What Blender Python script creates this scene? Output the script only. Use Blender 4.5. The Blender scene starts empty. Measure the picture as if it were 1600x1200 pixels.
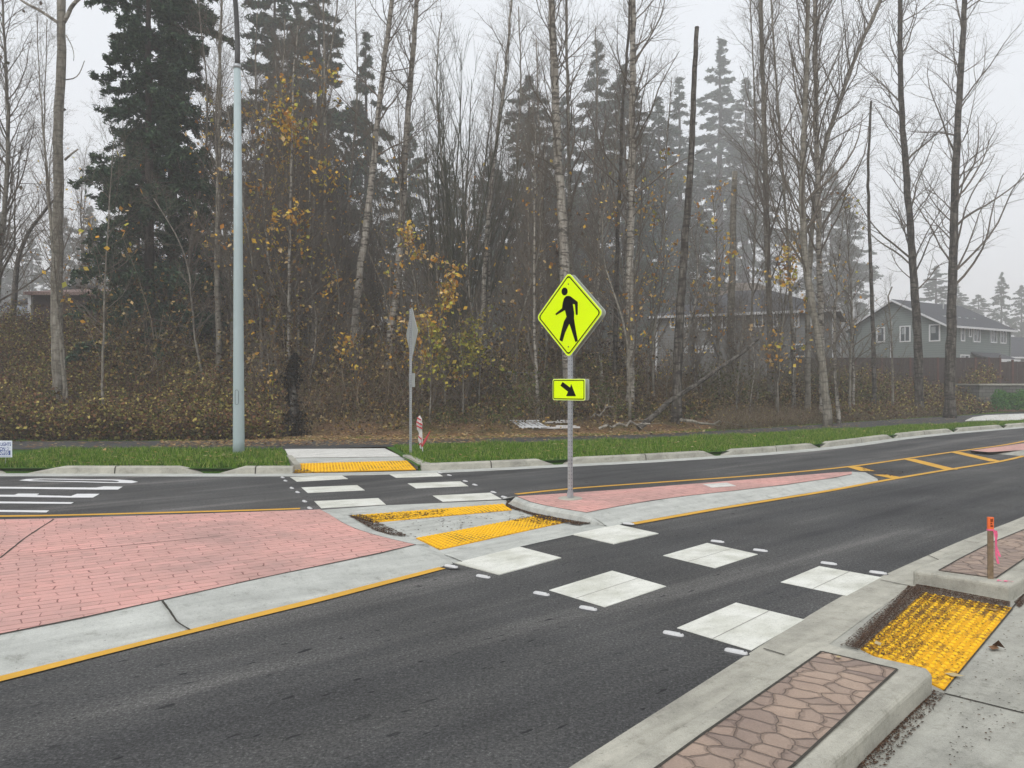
import bpy, bmesh, math, random
import numpy as np
from mathutils import Vector, geometry

R = math.radians
sc = bpy.context.scene
C = sc.collection
FPX, CAMH = 1200.0, 1.7

# ------------------------------------------------------------------ camera, sky, sun, exposure
cam = bpy.data.cameras.new('camera'); cam.lens = 27.0; cam.sensor_width = 36.0
cam.clip_start = 0.05; cam.clip_end = 3000
co = bpy.data.objects.new('camera', cam); C.objects.link(co)
co.location = (0, 0, CAMH); co.rotation_euler = (R(90), 0, 0)
sc.camera = co
SUN_EL, SUN_ROT = 48.0, 205.0
w = bpy.data.worlds.new('World'); sc.world = w; w.use_nodes = True
nt = w.node_tree; nt.nodes.clear()
o_ = nt.nodes.new('ShaderNodeOutputWorld'); b_ = nt.nodes.new('ShaderNodeBackground')
sk = nt.nodes.new('ShaderNodeTexSky'); sk.sky_type = 'NISHITA'; sk.sun_disc = False
sk.sun_elevation = R(SUN_EL); sk.sun_rotation = R(SUN_ROT)
sk.air_density = 1.0; sk.dust_density = 6.0
hs = nt.nodes.new('ShaderNodeHueSaturation'); hs.inputs['Saturation'].default_value = 0.35
mx = nt.nodes.new('ShaderNodeMix'); mx.data_type = 'RGBA'
mx.inputs['Factor'].default_value = 0.85
mx.inputs['B'].default_value = (9.6, 10.0, 10.55, 1)
nt.links.new(sk.outputs[0], hs.inputs['Color']); nt.links.new(hs.outputs[0], mx.inputs['A'])
nt.links.new(mx.outputs['Result'], b_.inputs['Color']); b_.inputs['Strength'].default_value = 0.1
nt.links.new(b_.outputs[0], o_.inputs['Surface'])
sun = bpy.data.lights.new('sun', 'SUN'); sun.energy = 1.4; sun.angle = R(25); sun.color = (1, .97, .93)
so = bpy.data.objects.new('sun', sun); C.objects.link(so)
so.rotation_euler = (R(90 - SUN_EL), 0, R(180 - SUN_ROT))
sc.view_settings.view_transform = 'Standard'; sc.view_settings.look = 'None'
sc.view_settings.gamma = 1; sc.view_settings.exposure = 0.17
sc.render.engine = 'CYCLES'
cy = sc.cycles
cy.use_denoising = True; cy.max_bounces = 6; cy.diffuse_bounces = 3; cy.glossy_bounces = 2
cy.transmission_bounces = 2; cy.volume_bounces = 3; cy.transparent_max_bounces = 4
cy.use_adaptive_sampling = True; cy.adaptive_threshold = 0.02

# ------------------------------------------------------------------ helpers
def P(px, py, z=0.0):
    d = FPX * (CAMH - z) / (py - 600.0)
    return ((px - 800.0) / FPX * d, d)
def P3(px, py, z=0.0):
    x, y = P(px, py, z); return (x, y, z)
def Wd(px, py, d):
    return ((px - 800.0) / FPX * d, d, CAMH + (600.0 - py) / FPX * d)
def tag(o, label=None, cat=None, group=None, kind=None):
    if label: o['label'] = label
    if cat: o['category'] = cat
    if group: o['group'] = group
    if kind: o['kind'] = kind
    return o
def empty(name, loc, rz=0):
    o = bpy.data.objects.new(name, None); C.objects.link(o); o.empty_display_size = .2
    o.location = loc; o.rotation_euler = (0, 0, rz); return o
def link(name, me, parent=None):
    o = bpy.data.objects.new(name, me); C.objects.link(o)
    if parent: o.parent = parent
    return o
def np_mesh(name, V, F, mats, mi=None, smooth=False):
    """V (n,3), F list of arrays (m,k) all same k or list of such"""
    if not isinstance(F, list): F = [F]
    me = bpy.data.meshes.new(name)
    V = np.asarray(V, dtype=np.float32)
    me.vertices.add(len(V)); me.vertices.foreach_set('co', V.ravel())
    loops = np.concatenate([f.ravel() for f in F]).astype(np.int32)
    tot = np.concatenate([np.full(len(f), f.shape[1], dtype=np.int32) for f in F])
    st = np.concatenate([[0], np.cumsum(tot)[:-1]]).astype(np.int32)
    me.loops.add(len(loops)); me.loops.foreach_set('vertex_index', loops)
    me.polygons.add(len(tot)); me.polygons.foreach_set('loop_start', st); me.polygons.foreach_set('loop_total', tot)
    if mi is not None: me.polygons.foreach_set('material_index', np.concatenate(mi).astype(np.int32))
    me.polygons.foreach_set('use_smooth', np.full(len(tot), smooth))
    for m in mats: me.materials.append(m)
    me.update(calc_edges=True)
    return me
class Acc:
    """accumulates vertex/face arrays into one mesh"""
    def __init__(s): s.V = []; s.F = []; s.M = []; s.n = 0
    def add(s, V, F, m=0):
        V = np.asarray(V, float).reshape(-1, 3)
        for f in (F if isinstance(F, list) else [F]):
            f = np.asarray(f); s.F.append(f + s.n); s.M.append(np.full(len(f), m))
        s.V.append(V); s.n += len(V)
    def box(s, c, sz, rz=0, m=0, rx=0):
        x, y, z = sz[0] / 2, sz[1] / 2, sz[2] / 2
        V = np.array([(-x,-y,-z),(x,-y,-z),(x,y,-z),(-x,y,-z),(-x,-y,z),(x,-y,z),(x,y,z),(-x,y,z)])
        if rx:
            a, b = math.cos(rx), math.sin(rx); V = V @ np.array([(1,0,0),(0,a,b),(0,-b,a)])
        a, b = math.cos(rz), math.sin(rz)
        V = V @ np.array([(a,b,0),(-b,a,0),(0,0,1)]) + np.array(c)
        s.add(V, np.array([(0,3,2,1),(4,5,6,7),(0,1,5,4),(1,2,6,5),(2,3,7,6),(3,0,4,7)]), m)
    def prism(s, pts, z0, z1, m=0):
        """pts 2D outline"""
        pts = ccw(pts); n = len(pts)
        V = [(x, y, z0) for x, y in pts] + [(x, y, z1) for x, y in pts]
        tri = np.array(geometry.tessellate_polygon([[Vector((x, y, 0)) for x, y in pts]]))
        # orientation
        a, b, c = [Vector((*pts[i], 0)) for i in tri[0]]
        if (b - a).cross(c - a).z < 0: tri = tri[:, ::-1]
        side = np.array([(i, (i + 1) % n, (i + 1) % n + n, i + n) for i in range(n)])
        s.add(V, [tri + n, tri[:, ::-1], side], m)
    def build(s, name, mats, parent=None, smooth=False):
        if not isinstance(mats, (list, tuple)): mats = [mats]
        me = np_mesh(name, np.concatenate(s.V), s.F, mats, s.M, smooth)
        return link(name, me, parent)
def ccw(pts):
    a = sum(pts[i][0] * pts[(i+1) % len(pts)][1] - pts[(i+1) % len(pts)][0] * pts[i][1] for i in range(len(pts)))
    return list(pts) if a > 0 else list(pts)[::-1]
def tubes(Pn, Rn, k=3):
    """Pn (B,S,3), Rn (B,S) -> verts, quads"""
    B, S, _ = Pn.shape
    T = np.gradient(Pn, axis=1); T /= np.linalg.norm(T, axis=2, keepdims=True) + 1e-9
    mean = T.mean(axis=1)
    ref = np.where(np.abs(mean[:, 2:3]) > .7, np.array([[1., 0, 0]]), np.array([[0, 0, 1.]]))[:, None, :]
    N1 = np.cross(T, ref); N1 /= np.linalg.norm(N1, axis=2, keepdims=True) + 1e-9
    N2 = np.cross(T, N1)
    a = np.arange(k) * 2 * math.pi / k
    V = Pn[:, :, None, :] + Rn[:, :, None, None] * (np.cos(a)[None, None, :, None] * N1[:, :, None, :] + np.sin(a)[None, None, :, None] * N2[:, :, None, :])
    idx = np.arange(B * S * k).reshape(B, S, k)
    nx = np.roll(idx, -1, axis=2)
    F = np.stack([idx[:, :-1], idx[:, 1:], nx[:, 1:], nx[:, :-1]], axis=-1).reshape(-1, 4)
    return V.reshape(-1, 3), F
def tube_cap(path, rad, k=10):
    V, F = tubes(np.array([path], float), np.array([rad], float), k)
    S = len(path)
    return V, [F, np.array([list(range(k))]), np.array([list(range((S-1)*k, S*k))[::-1]])]
def rand_unit(rng, n):
    v = rng.normal(size=(n, 3)); return v / np.linalg.norm(v, axis=1, keepdims=True)
def leaves(rng, c, ln, wd, flat=0.0, droop=0.0):
    n = len(c)
    a = rand_unit(rng, n); a[:, 2] = a[:, 2] * (1 - flat) - droop; a /= np.linalg.norm(a, axis=1, keepdims=True)
    b = np.cross(a, rand_unit(rng, n) * (1 - flat) + np.array([0, 0, flat])); b /= np.linalg.norm(b, axis=1, keepdims=True) + 1e-9
    s = rng.uniform(.35, 1.6, size=(n, 1)); a = a * ln / 2 * s; b = b * wd / 2 * s
    V = np.stack([c - a, c + b - a * .1, c + a, c - b - a * .1], axis=1).reshape(-1, 3)
    return V, np.arange(4 * n).reshape(n, 4)
def resample(pl, n=None, step=None):
    pl = np.array(pl, float)
    d = np.concatenate([[0], np.cumsum(np.linalg.norm(np.diff(pl, axis=0), axis=1))])
    if step: n = max(2, int(d[-1] / step) + 1)
    t = np.linspace(0, d[-1], n)
    return np.stack([np.interp(t, d, pl[:, i]) for i in range(pl.shape[1])], axis=1)
def smoothline(pl, step=.4):
    """chaikin smoothing, end points kept, then resampled"""
    pl = np.array(pl, float)
    for _ in range(3):
        q = [pl[0]]
        for i in range(len(pl) - 1):
            q += [pl[i] * .75 + pl[i+1] * .25, pl[i] * .25 + pl[i+1] * .75]
        q.append(pl[-1]); pl = np.array(q)
    return resample(pl, step=step)
def offset(pl, o):
    pl = np.array(pl, float)
    T = np.gradient(pl[:, :2], axis=0); T /= np.linalg.norm(T, axis=1, keepdims=True)
    N = np.stack([-T[:, 1], T[:, 0]], axis=1)
    return pl[:, :2] + N * (np.array(o).reshape(-1, 1) if np.ndim(o) else o)
def z3(pl, z):
    pl = np.asarray(pl)[:, :2]
    return np.column_stack([pl, np.full(len(pl), z) if np.ndim(z) == 0 else z])
def loft(acc, lines, m=0):
    n = max(len(l) for l in lines)
    L = np.array([resample(l, n) for l in lines])
    k = len(L); idx = np.arange(k * n).reshape(k, n)
    F = np.stack([idx[:-1, :-1], idx[:-1, 1:], idx[1:, 1:], idx[1:, :-1]], axis=-1).reshape(-1, 4)
    a, b, c = L[0, 0], L[0, 1], L[1, 0]
    if np.cross((b - a)[:2], (c - a)[:2]) < 0: F = F[:, ::-1]
    acc.add(L.reshape(-1, 3), F, m)
def strip(acc, pl, wdt, z, m=0):
    loft(acc, [z3(offset(pl, -wdt / 2), z), z3(offset(pl, wdt / 2), z)], m)
def sstep(a, b, x):
    t = np.clip((np.asarray(x, float) - a) / (b - a), 0, 1); return t * t * (3 - 2 * t)

# ------------------------------------------------------------------ materials
def mat(name, rough=.8, metal=0.0, spec=.3):
    m = bpy.data.materials.new(name); m.use_nodes = True
    if name == 'fluorescent_sheeting': spec = .04
    t = m.node_tree; b = t.nodes['Principled BSDF']
    b.inputs['Roughness'].default_value = rough; b.inputs['Metallic'].default_value = metal
    b.inputs['Specular IOR Level'].default_value = spec
    return m, t, b
def nd(t, typ, **kw):
    n = t.nodes.new(typ)
    for k, v in kw.items():
        if k in n.inputs.keys(): n.inputs[k].default_value = v
        else: setattr(n, k, v)
    return n
def coords(t, rz=0, scale=(1, 1, 1)):
    g = nd(t, 'ShaderNodeNewGeometry'); mp = nd(t, 'ShaderNodeMapping')
    mp.inputs['Rotation'].default_value = (0, 0, R(rz)); mp.inputs['Scale'].default_value = scale
    # world position: rotate first, then stretch
    mp2 = nd(t, 'ShaderNodeMapping'); mp2.inputs['Rotation'].default_value = (0, 0, R(rz))
    mp.inputs['Rotation'].default_value = (0, 0, 0)
    t.links.new(g.outputs['Position'], mp2.inputs['Vector']); t.links.new(mp2.outputs[0], mp.inputs['Vector'])
    return mp.outputs[0]
def noise(t, vec, scale, detail=4, rough=.6):
    n = nd(t, 'ShaderNodeTexNoise'); n.inputs['Scale'].default_value = scale
    n.inputs['Detail'].default_value = detail; n.inputs['Roughness'].default_value = rough
    t.links.new(vec, n.inputs['Vector']); return n.outputs['Fac']
def ramp(t, fac, stops):
    r = nd(t, 'ShaderNodeValToRGB'); e = r.color_ramp.elements
    while len(e) < len(stops): e.new(.5)
    for i, (p, c) in enumerate(stops):
        e[i].position = p; e[i].color = (*c, 1) if len(c) == 3 else c
    t.links.new(fac, r.inputs['Fac']); return r.outputs['Color']
def mixc(t, fac, a, b, mode='MIX'):
    m = nd(t, 'ShaderNodeMix', data_type='RGBA', blend_type=mode)
    for s, v in (('A', a), ('B', b)):
        if isinstance(v, tuple): m.inputs[s].default_value = (*v, 1)
        else: t.links.new(v, m.inputs[s])
    if isinstance(fac, float): m.inputs['Factor'].default_value = fac
    else: t.links.new(fac, m.inputs['Factor'])
    return m.outputs['Result']
def bump(t, b, h, strength=.4, dist=.01):
    n = nd(t, 'ShaderNodeBump'); n.inputs['Strength'].default_value = strength; n.inputs['Distance'].default_value = dist
    t.links.new(h, n.inputs['Height']); t.links.new(n.outputs[0], b.inputs['Normal'])
def base(t, b, c):
    if isinstance(c, tuple): b.inputs['Base Color'].default_value = (*c, 1)
    else: t.links.new(c, b.inputs['Base Color'])
G3 = lambda v: (v, v, v)

def m_asphalt(name='asphalt', a=.076, fine=True):
    m, t, b = mat(name, .9, 0, .15)
    v = coords(t)
    n1 = noise(t, v, 62, 4, .8); n2 = noise(t, v, .55, 3)
    c = ramp(t, n1, [(.30, G3(a * .4)), (.5, G3(a)), (.62, G3(a * 1.6)), (.70, G3(a * 3.4))])
    c = mixc(t, 1.0, c, ramp(t, n2, [(.3, G3(.8)), (.7, G3(1.18))]), 'MULTIPLY')
    c = mixc(t, 1.0, c, ramp(t, noise(t, v, 28, 4, .75), [(.3, G3(.72)), (.5, G3(1)), (.7, G3(1.35))]), 'MULTIPLY')
    if fine:
        vs = coords(t, -40, (.10, 1.1, 1)); n3 = noise(t, vs, 1.3, 4, .6)
        c = mixc(t, 1.0, c, ramp(t, n3, [(.30, (.62, .62, .64)), (.44, G3(.92)), (.54, (1.08, 1.07, 1.05)), (.64, (1.6, 1.56, 1.5)), (.75, (2.1, 2.0, 1.9))]), 'MULTIPLY')
        v3 = coords(t, -40, (3.2, 9, 1)); n4 = noise(t, v3, 1.7, 2, .5)
        n5 = noise(t, vs, 1.9, 2)
        k = nd(t, 'ShaderNodeMath', operation='MULTIPLY')
        t.links.new(ramp(t, n4, [(.66, G3(0)), (.70, G3(1))]), k.inputs[0])
        t.links.new(ramp(t, n5, [(.46, G3(0)), (.56, G3(1))]), k.inputs[1])
        c = mixc(t, k.outputs[0], c, (.022, .022, .024))
    base(t, b, c); bump(t, b, n1, .9, .009)
    return m
def m_concrete(name, col=(.40, .40, .37), lo=.82, stain=.5, broom=0):
    m, t, b = mat(name, .85, 0, .25)
    v = coords(t); n1 = noise(t, v, 160, 2, .6); n2 = noise(t, v, 1.6, 5, .65)
    n3 = noise(t, coords(t, -42, (.25, 3, 3)), 3, 4); n4 = noise(t, v, 7, 5, .75); n5 = noise(t, v, 45, 3, .8)
    c = ramp(t, n2, [(.3, tuple(x * lo for x in col)), (.6, col), (.8, tuple(x * 1.1 for x in col))])
    c = mixc(t, 1.0, c, ramp(t, n1, [(.3, G3(.86)), (.7, G3(1.1))]), 'MULTIPLY')
    c = mixc(t, 1.0, c, ramp(t, n3, [(.32, G3(.84)), (.6, G3(1.04))]), 'MULTIPLY')
    c = mixc(t, 1.0, c, ramp(t, n4, [(.30, (.70, .70, .68)), (.45, G3(.97)), (.7, G3(1.05))]), 'MULTIPLY')
    c = mixc(t, 1.0, c, ramp(t, n5, [(.27, G3(.45)), (.36, G3(.97)), (.7, G3(1.06))]), 'MULTIPLY')
    base(t, b, c); bump(t, b, n5, .4, .005)
    return m
def m_brick(name, rz):
    m, t, b = mat(name, .8, 0, .25)
    v0 = coords(t, -rz); 
    # slight warp
    nz = nd(t, 'ShaderNodeTexNoise'); nz.inputs['Scale'].default_value = 3.5; t.links.new(v0, nz.inputs['Vector'])
    sb = nd(t, 'ShaderNodeVectorMath', operation='MULTIPLY'); sb.inputs[1].default_value = (.16, .03, 0)
    t.links.new(nz.outputs['Color'], sb.inputs[0])
    ad = nd(t, 'ShaderNodeVectorMath', operation='ADD'); t.links.new(v0, ad.inputs[0]); t.links.new(sb.outputs[0], ad.inputs[1])
    br = nd(t, 'ShaderNodeTexBrick'); t.links.new(ad.outputs[0], br.inputs['Vector'])
    br.inputs['Scale'].default_value = 1; br.inputs['Brick Width'].default_value = .24; br.inputs['Row Height'].default_value = .108
    br.inputs['Mortar Size'].default_value = .007; br.inputs['Mortar Smooth'].default_value = .6
    br.inputs['Color1'].default_value = (.66, .37, .33, 1); br.inputs['Color2'].default_value = (.50, .30, .262, 1)
    br.inputs['Mortar'].default_value = (.24, .11, .10, 1)
    n2 = noise(t, v0, .9, 5); n1 = noise(t, v0, 120, 3)
    n4 = noise(t, v0, 7, 2)
    c0 = mixc(t, ramp(t, n4, [(.40, G3(.7)), (.56, G3(0.0))]), br.outputs['Color'], (.585, .338, .30))
    n6 = noise(t, v0, 2.3, 5, .7); c0 = mixc(t, ramp(t, n6, [(.56, G3(0)), (.70, G3(.55))]), c0, (.40, .27, .24))
    c = mixc(t, 1.0, c0, ramp(t, n2, [(.3, (.78, .84, .85)), (.5, G3(.98)), (.72, (1.14, 1.05, 1.04))]), 'MULTIPLY')
    c = mixc(t, 1.0, c, ramp(t, n1, [(.3, G3(.9)), (.7, G3(1.08))]), 'MULTIPLY')
    base(t, b, c); bump(t, b, br.outputs['Fac'], -1.0, .012)
    return m
def m_flag():
    m, t, b = mat('stamped_stone', .75, 0, .3)
    v0 = coords(t, 40, (1, 1.25, 1))
    nz = nd(t, 'ShaderNodeTexNoise'); nz.inputs['Scale'].default_value = 7; t.links.new(v0, nz.inputs['Vector'])
    sb = nd(t, 'ShaderNodeVectorMath', operation='SCALE'); sb.inputs['Scale'].default_value = .09
    t.links.new(nz.outputs['Color'], sb.inputs[0])
    ad = nd(t, 'ShaderNodeVectorMath', operation='ADD'); t.links.new(v0, ad.inputs[0]); t.links.new(sb.outputs[0], ad.inputs[1])
    vo = nd(t, 'ShaderNodeTexVoronoi', feature='DISTANCE_TO_EDGE', voronoi_dimensions='2D')
    vo.inputs['Scale'].default_value = 7.0; t.links.new(ad.outputs[0], vo.inputs['Vector'])
    n2 = noise(t, v0, 2.2, 5); n1 = noise(t, v0, 110, 3, .7)
    vc = nd(t, 'ShaderNodeTexVoronoi', feature='F1', voronoi_dimensions='2D'); vc.inputs['Scale'].default_value = 7.0; t.links.new(ad.outputs[0], vc.inputs['Vector'])
    line = ramp(t, vo.outputs['Distance'], [(.0, G3(.38)), (.012, G3(.58)), (.034, G3(1))])
    c = ramp(t, n2, [(.3, (.27, .205, .17)), (.6, (.36, .275, .22)), (.8, (.39, .32, .27))])
    sx_ = nd(t, 'ShaderNodeSeparateXYZ'); t.links.new(vc.outputs['Color'], sx_.inputs[0])
    c = mixc(t, 1.0, c, ramp(t, sx_.outputs['X'], [(0, (.80, .80, .82)), (1, (1.15, 1.12, 1.08))]), 'MULTIPLY')
    c = mixc(t, 1.0, c, line, 'MULTIPLY')
    c = mixc(t, 1.0, c, ramp(t, n1, [(.3, G3(.85)), (.7, G3(1.12))]), 'MULTIPLY')
    base(t, b, c); bump(t, b, ramp(t, vo.outputs['Distance'], [(0, G3(0)), (.12, G3(1))]), .8, .02)
    return m
def m_paint(name, col, wear=.35, under=(.09, .09, .09), big=2.0):
    m, t, b = mat(name, .7, 0, .15)
    v = coords(t); n1 = noise(t, v, 70, 4, .7); n2 = noise(t, v, big, 4)
    c = mixc(t, ramp(t, n1, [(.60, G3(0)), (.78, G3(wear))]), col, under)
    c = mixc(t, 1.0, c, ramp(t, n2, [(.3, G3(.86)), (.65, G3(1.04))]), 'MULTIPLY')
    base(t, b, c); bump(t, b, n1, .3, .003)
    return m
def m_plain(name, col, rough=.6, metal=0., var=.12, scale=8, spec=.4, bmp=0):
    m, t, b = mat(name, rough, metal, spec)
    v = coords(t); n = noise(t, v, scale, 4)
    base(t, b, mixc(t, 1.0, col, ramp(t, n, [(.3, G3(1 - var)), (.7, G3(1 + var * .6))]), 'MULTIPLY'))
    if bmp: bump(t, b, n, bmp, .01)
    return m
def m_islands(name, cols, rough=.7, trans=0.0):
    """a colour for every leaf"""
    m, t, b = mat(name, .85, 0, .08)
    g = nd(t, 'ShaderNodeNewGeometry')
    n = len(cols)
    c = ramp(t, g.outputs['Random Per Island'], [(i / n, cc) for i, cc in enumerate(cols)])
    t.nodes[-1].color_ramp.interpolation = 'CONSTANT' if hasattr(t.nodes[-1], 'color_ramp') else 'LINEAR'
    base(t, b, c); return m
def m_bark(name, c1, c2, dark, sc_=(6, 6, 1.2), bands=.5):
    m, t, b = mat(name, .9, 0, .15)
    v = coords(t, 0, sc_); n1 = noise(t, v, 1.6, 5, .7)
    vb = coords(t, 0, (2.5, 2.5, 9)); n2 = noise(t, vb, 1.1, 3, .6)
    c = ramp(t, n1, [(.3, tuple(x * .5 for x in c1)), (.48, c1), (.66, c2)])
    c = mixc(t, ramp(t, n2, [(.50, G3(0)), (.60, G3(bands))]), c, dark)
    base(t, b, c); bump(t, b, n1, .8, .03)
    return m

M = {}
M['asphalt'] = m_asphalt()
M['path'] = m_asphalt('path_asphalt', .06, False)
M['conc'] = m_concrete('concrete_pale', (.50, .51, .475))
M['conc2'] = m_concrete('concrete_walk', (.41, .405, .355), .72)
M['kerb'] = m_concrete('concrete_kerb', (.455, .44, .375), .66)
M['newconc'] = m_concrete('concrete_new', (.66, .65, .61), .92)
M['brick'] = m_brick('pink_stamped_brick', 33)
M['flag'] = m_flag()
M['joint'] = m_plain('joint_dirt', (.055, .05, .04), .95, 0, .4, 30)
M['yline'] = m_paint('yellow_line_paint', (.66, .37, .055), .35)
def m_white():
    m, t, b = mat('white_block_paint', .6, 0, .35)
    v = coords(t); n1 = noise(t, v, 75, 4, .75); n2 = noise(t, coords(t, -42, (1, 2.2, 1)), 3, 5, .75); n3 = noise(t, v, 2.2, 3)
    c = mixc(t, ramp(t, n1, [(.55, G3(0)), (.72, G3(.75))]), (.74, .74, .69), (.28, .28, .26))
    c = mixc(t, 1.0, c, ramp(t, n2, [(.3, (.78, .78, .75)), (.5, (.95, .95, .93)), (.7, G3(1.04))]), 'MULTIPLY')
    c = mixc(t, 1.0, c, ramp(t, n3, [(.35, (.80, .80, .76)), (.6, G3(1.03))]), 'MULTIPLY')
    base(t, b, c); bump(t, b, n1, .5, .004); return m
M['white'] = m_white()
M['white2'] = m_paint('white_letter_paint', (.76, .76, .76), .2)
def m_tactile():
    m, t, b = mat('yellow_tactile', .75, 0, .12)
    v = coords(t); n1 = noise(t, v, 25, 4, .7); n2 = noise(t, v, 2.2, 3)
    k = nd(t, 'ShaderNodeMath', operation='ADD'); t.links.new(n1, k.inputs[0]); t.links.new(n2, k.inputs[1])
    c = mixc(t, ramp(t, k.outputs[0], [(.52 * 2 - .0, G3(0)), (1.0, G3(0))]), (.80, .42, .012), (.1, .06, .03))
    k2 = nd(t, 'ShaderNodeMath', operation='MULTIPLY'); t.links.new(n1, k2.inputs[0]); t.links.new(n2, k2.inputs[1])
    c = mixc(t, ramp(t, k2.outputs[0], [(.24, G3(0)), (.36, G3(.8))]), (.76, .385, .012), (.12, .075, .035))
    base(t, b, c); return m
M['tactile'] = m_tactile(); M['tactile_dome'] = m_plain('yellow_dome', (.86, .53, .025), .75, 0, .15, 30, .12)
M['stud'] = m_plain('stud_white', (.60, .60, .60), .35, 0, .12, 60)
M['stud_dark'] = m_plain('stud_ring', (.075, .075, .075), .7)
M['galv'] = m_plain('galvanised', (.42, .44, .46), .45, .55, .15, 14)
M['polepaint'] = m_plain('pale_blue_grey_paint', (.40, .48, .49), .45, 0, .05, 3)
M['dark_metal'] = m_plain('dark_metal', (.09, .09, .09), .5, .3)
M['lime'] = m_plain('fluorescent_sheeting', (.74, 1.0, .0), .7, 0, .02, 2, .04)
M['lime_edge'] = m_plain('pale_edge', (.75, .85, .35), .5, 0, .02)
M['black'] = m_plain('black_film', (.004, .004, .004), .8, 0, .02, 8, .03)
M['alu'] = m_plain('aluminium', (.42, .44, .43), .5, .3, .1, 10)
M['signwhite'] = m_plain('corrugated_white', (.72, .76, .82), .5, 0, .03)
M['blue'] = m_plain('blue_ink', (.05, .09, .28), .6, 0, .03)
M['wood_stake'] = m_plain('stake_wood', (.22, .155, .095), .85, 0, .3, 30)
M['orange'] = m_plain('orange_paint', (.86, .16, .035), .6, 0, .05)
M['pink'] = m_plain('pink_tape', (.84, .14, .28), .5, 0, .05)
M['tape_white'] = m_plain('tape_white', (.72, .70, .68), .5, 0, .1, 20)
M['tape_red'] = m_plain('tape_red', (.6, .06, .07), .5, 0, .1)
def m_ground():
    m, t, b = mat('leaf_litter', .95, 0, .1)
    v = coords(t); n1 = noise(t, v, 14, 5, .75); n2 = noise(t, v, .5, 4)
    c = ramp(t, n1, [(.3, (.06, .035, .02)), (.46, (.17, .10, .055)), (.6, (.26, .16, .09)), (.72, (.44, .31, .17))])
    c = mixc(t, ramp(t, n2, [(.45, G3(0)), (.62, G3(.65))]), c, (.07, .085, .025))
    base(t, b, c); bump(t, b, n1, 1, .05); return m
M['ground'] = m_ground()
def m_turf():
    m, t, b = mat('turf', .95, 0, .1)
    v = coords(t); n1 = noise(t, v, 30, 4, .7); n2 = noise(t, v, .8, 3)
    c = ramp(t, n1, [(.3, (.025, .065, .008)), (.5, (.055, .14, .015)), (.7, (.12, .19, .035))])
    base(t, b, mixc(t, 1.0, c, ramp(t, n2, [(.3, G3(.8)), (.7, G3(1.2))]), 'MULTIPLY')); bump(t, b, n1, 1, .04); return m
M['turf'] = m_turf()
M['blade'] = m_islands('grass_blades', [(.06, .13, .010), (.09, .19, .014), (.12, .24, .018), (.17, .28, .03), (.32, .36, .10), (.05, .11, .01)])
M['litter'] = m_islands('fallen_leaf', [(.42, .28, .12), (.30, .17, .08), (.20, .11, .06), (.45, .36, .2), (.12, .07, .045), (.38, .24, .08)])
M['chips'] = m_islands('needle_debris', [(.05, .03, .02), (.08, .045, .03), (.11, .065, .04), (.035, .022, .016)])
M['bark_pale'] = m_bark('pale_bark', (.28, .255, .215), (.44, .41, .36), (.05, .042, .035), bands=.85)
M['bark_grey'] = m_bark('grey_bark', (.21, .19, .155), (.33, .31, .265), (.05, .045, .035))
M['bark_dark'] = m_bark('dark_bark', (.07, .06, .05), (.19, .175, .15), (.022, .018, .014), bands=.8)
M['bark_conifer'] = m_bark('conifer_bark', (.045, .037, .031), (.08, .068, .058), (.03, .025, .02))
M['twig'] = m_plain('twig', (.135, .112, .086), .9, 0, .25, 3)
M['twig_dark'] = m_plain('twig_dark', (.07, .06, .05), .9, 0, .25, 3)
M['twig_green'] = m_plain('mossy_twig', (.07, .072, .045), .9, 0, .25, 3)
M['stem'] = m_islands('undergrowth_stem', [(.12, .078, .05), (.18, .13, .085), (.06, .04, .026), (.30, .24, .17), (.14, .13, .07)])
M['needle'] = m_islands('fir_needles', [(.02, .042, .024), (.038, .072, .04), (.08, .13, .068), (.028, .055, .038), (.052, .092, .055)])
M['leafy_left'] = m_islands('bramble_leaf', [(.13, .12, .03), (.24, .20, .055), (.08, .042, .022), (.19, .095, .045), (.055, .07, .02), (.42, .34, .10), (.13, .065, .035), (.045, .028, .016), (.17, .15, .045), (.15, .08, .04), (.09, .05, .03)])
M['leafy_brown'] = m_islands('brown_leaf', [(.10, .055, .03), (.15, .085, .045), (.07, .04, .022), (.22, .14, .07), (.09, .08, .03), (.05, .03, .02), (.13, .07, .035)])
M['leafy_mid'] = m_islands('brown_gold_leaf', [(.10, .055, .02), (.26, .15, .05), (.20, .17, .045), (.05, .03, .014), (.42, .30, .12), (.05, .028, .016), (.34, .21, .055), (.09, .085, .022), (.035, .022, .015), (.11, .055, .026), (.24, .18, .05), (.045, .05, .016), (.38, .29, .14), (.06, .035, .02)])
M['leafy_gold'] = m_islands('golden_leaf', [(.66, .40, .05), (.55, .28, .035), (.68, .50, .09), (.42, .18, .03), (.42, .40, .07), (.60, .42, .20)])
M['leafy_olive'] = m_islands('olive_yellow_leaf', [(.36, .33, .05), (.24, .25, .04), (.45, .36, .06), (.16, .18, .035), (.30, .22, .05)])
M['leafy_green'] = m_islands('dull_green_leaf', [(.05, .07, .02), (.08, .10, .03), (.14, .14, .04), (.06, .05, .02)])
M['hedge'] = m_islands('hedge_leaf', [(.035, .12, .02), (.05, .17, .025), (.09, .22, .035)])
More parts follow.
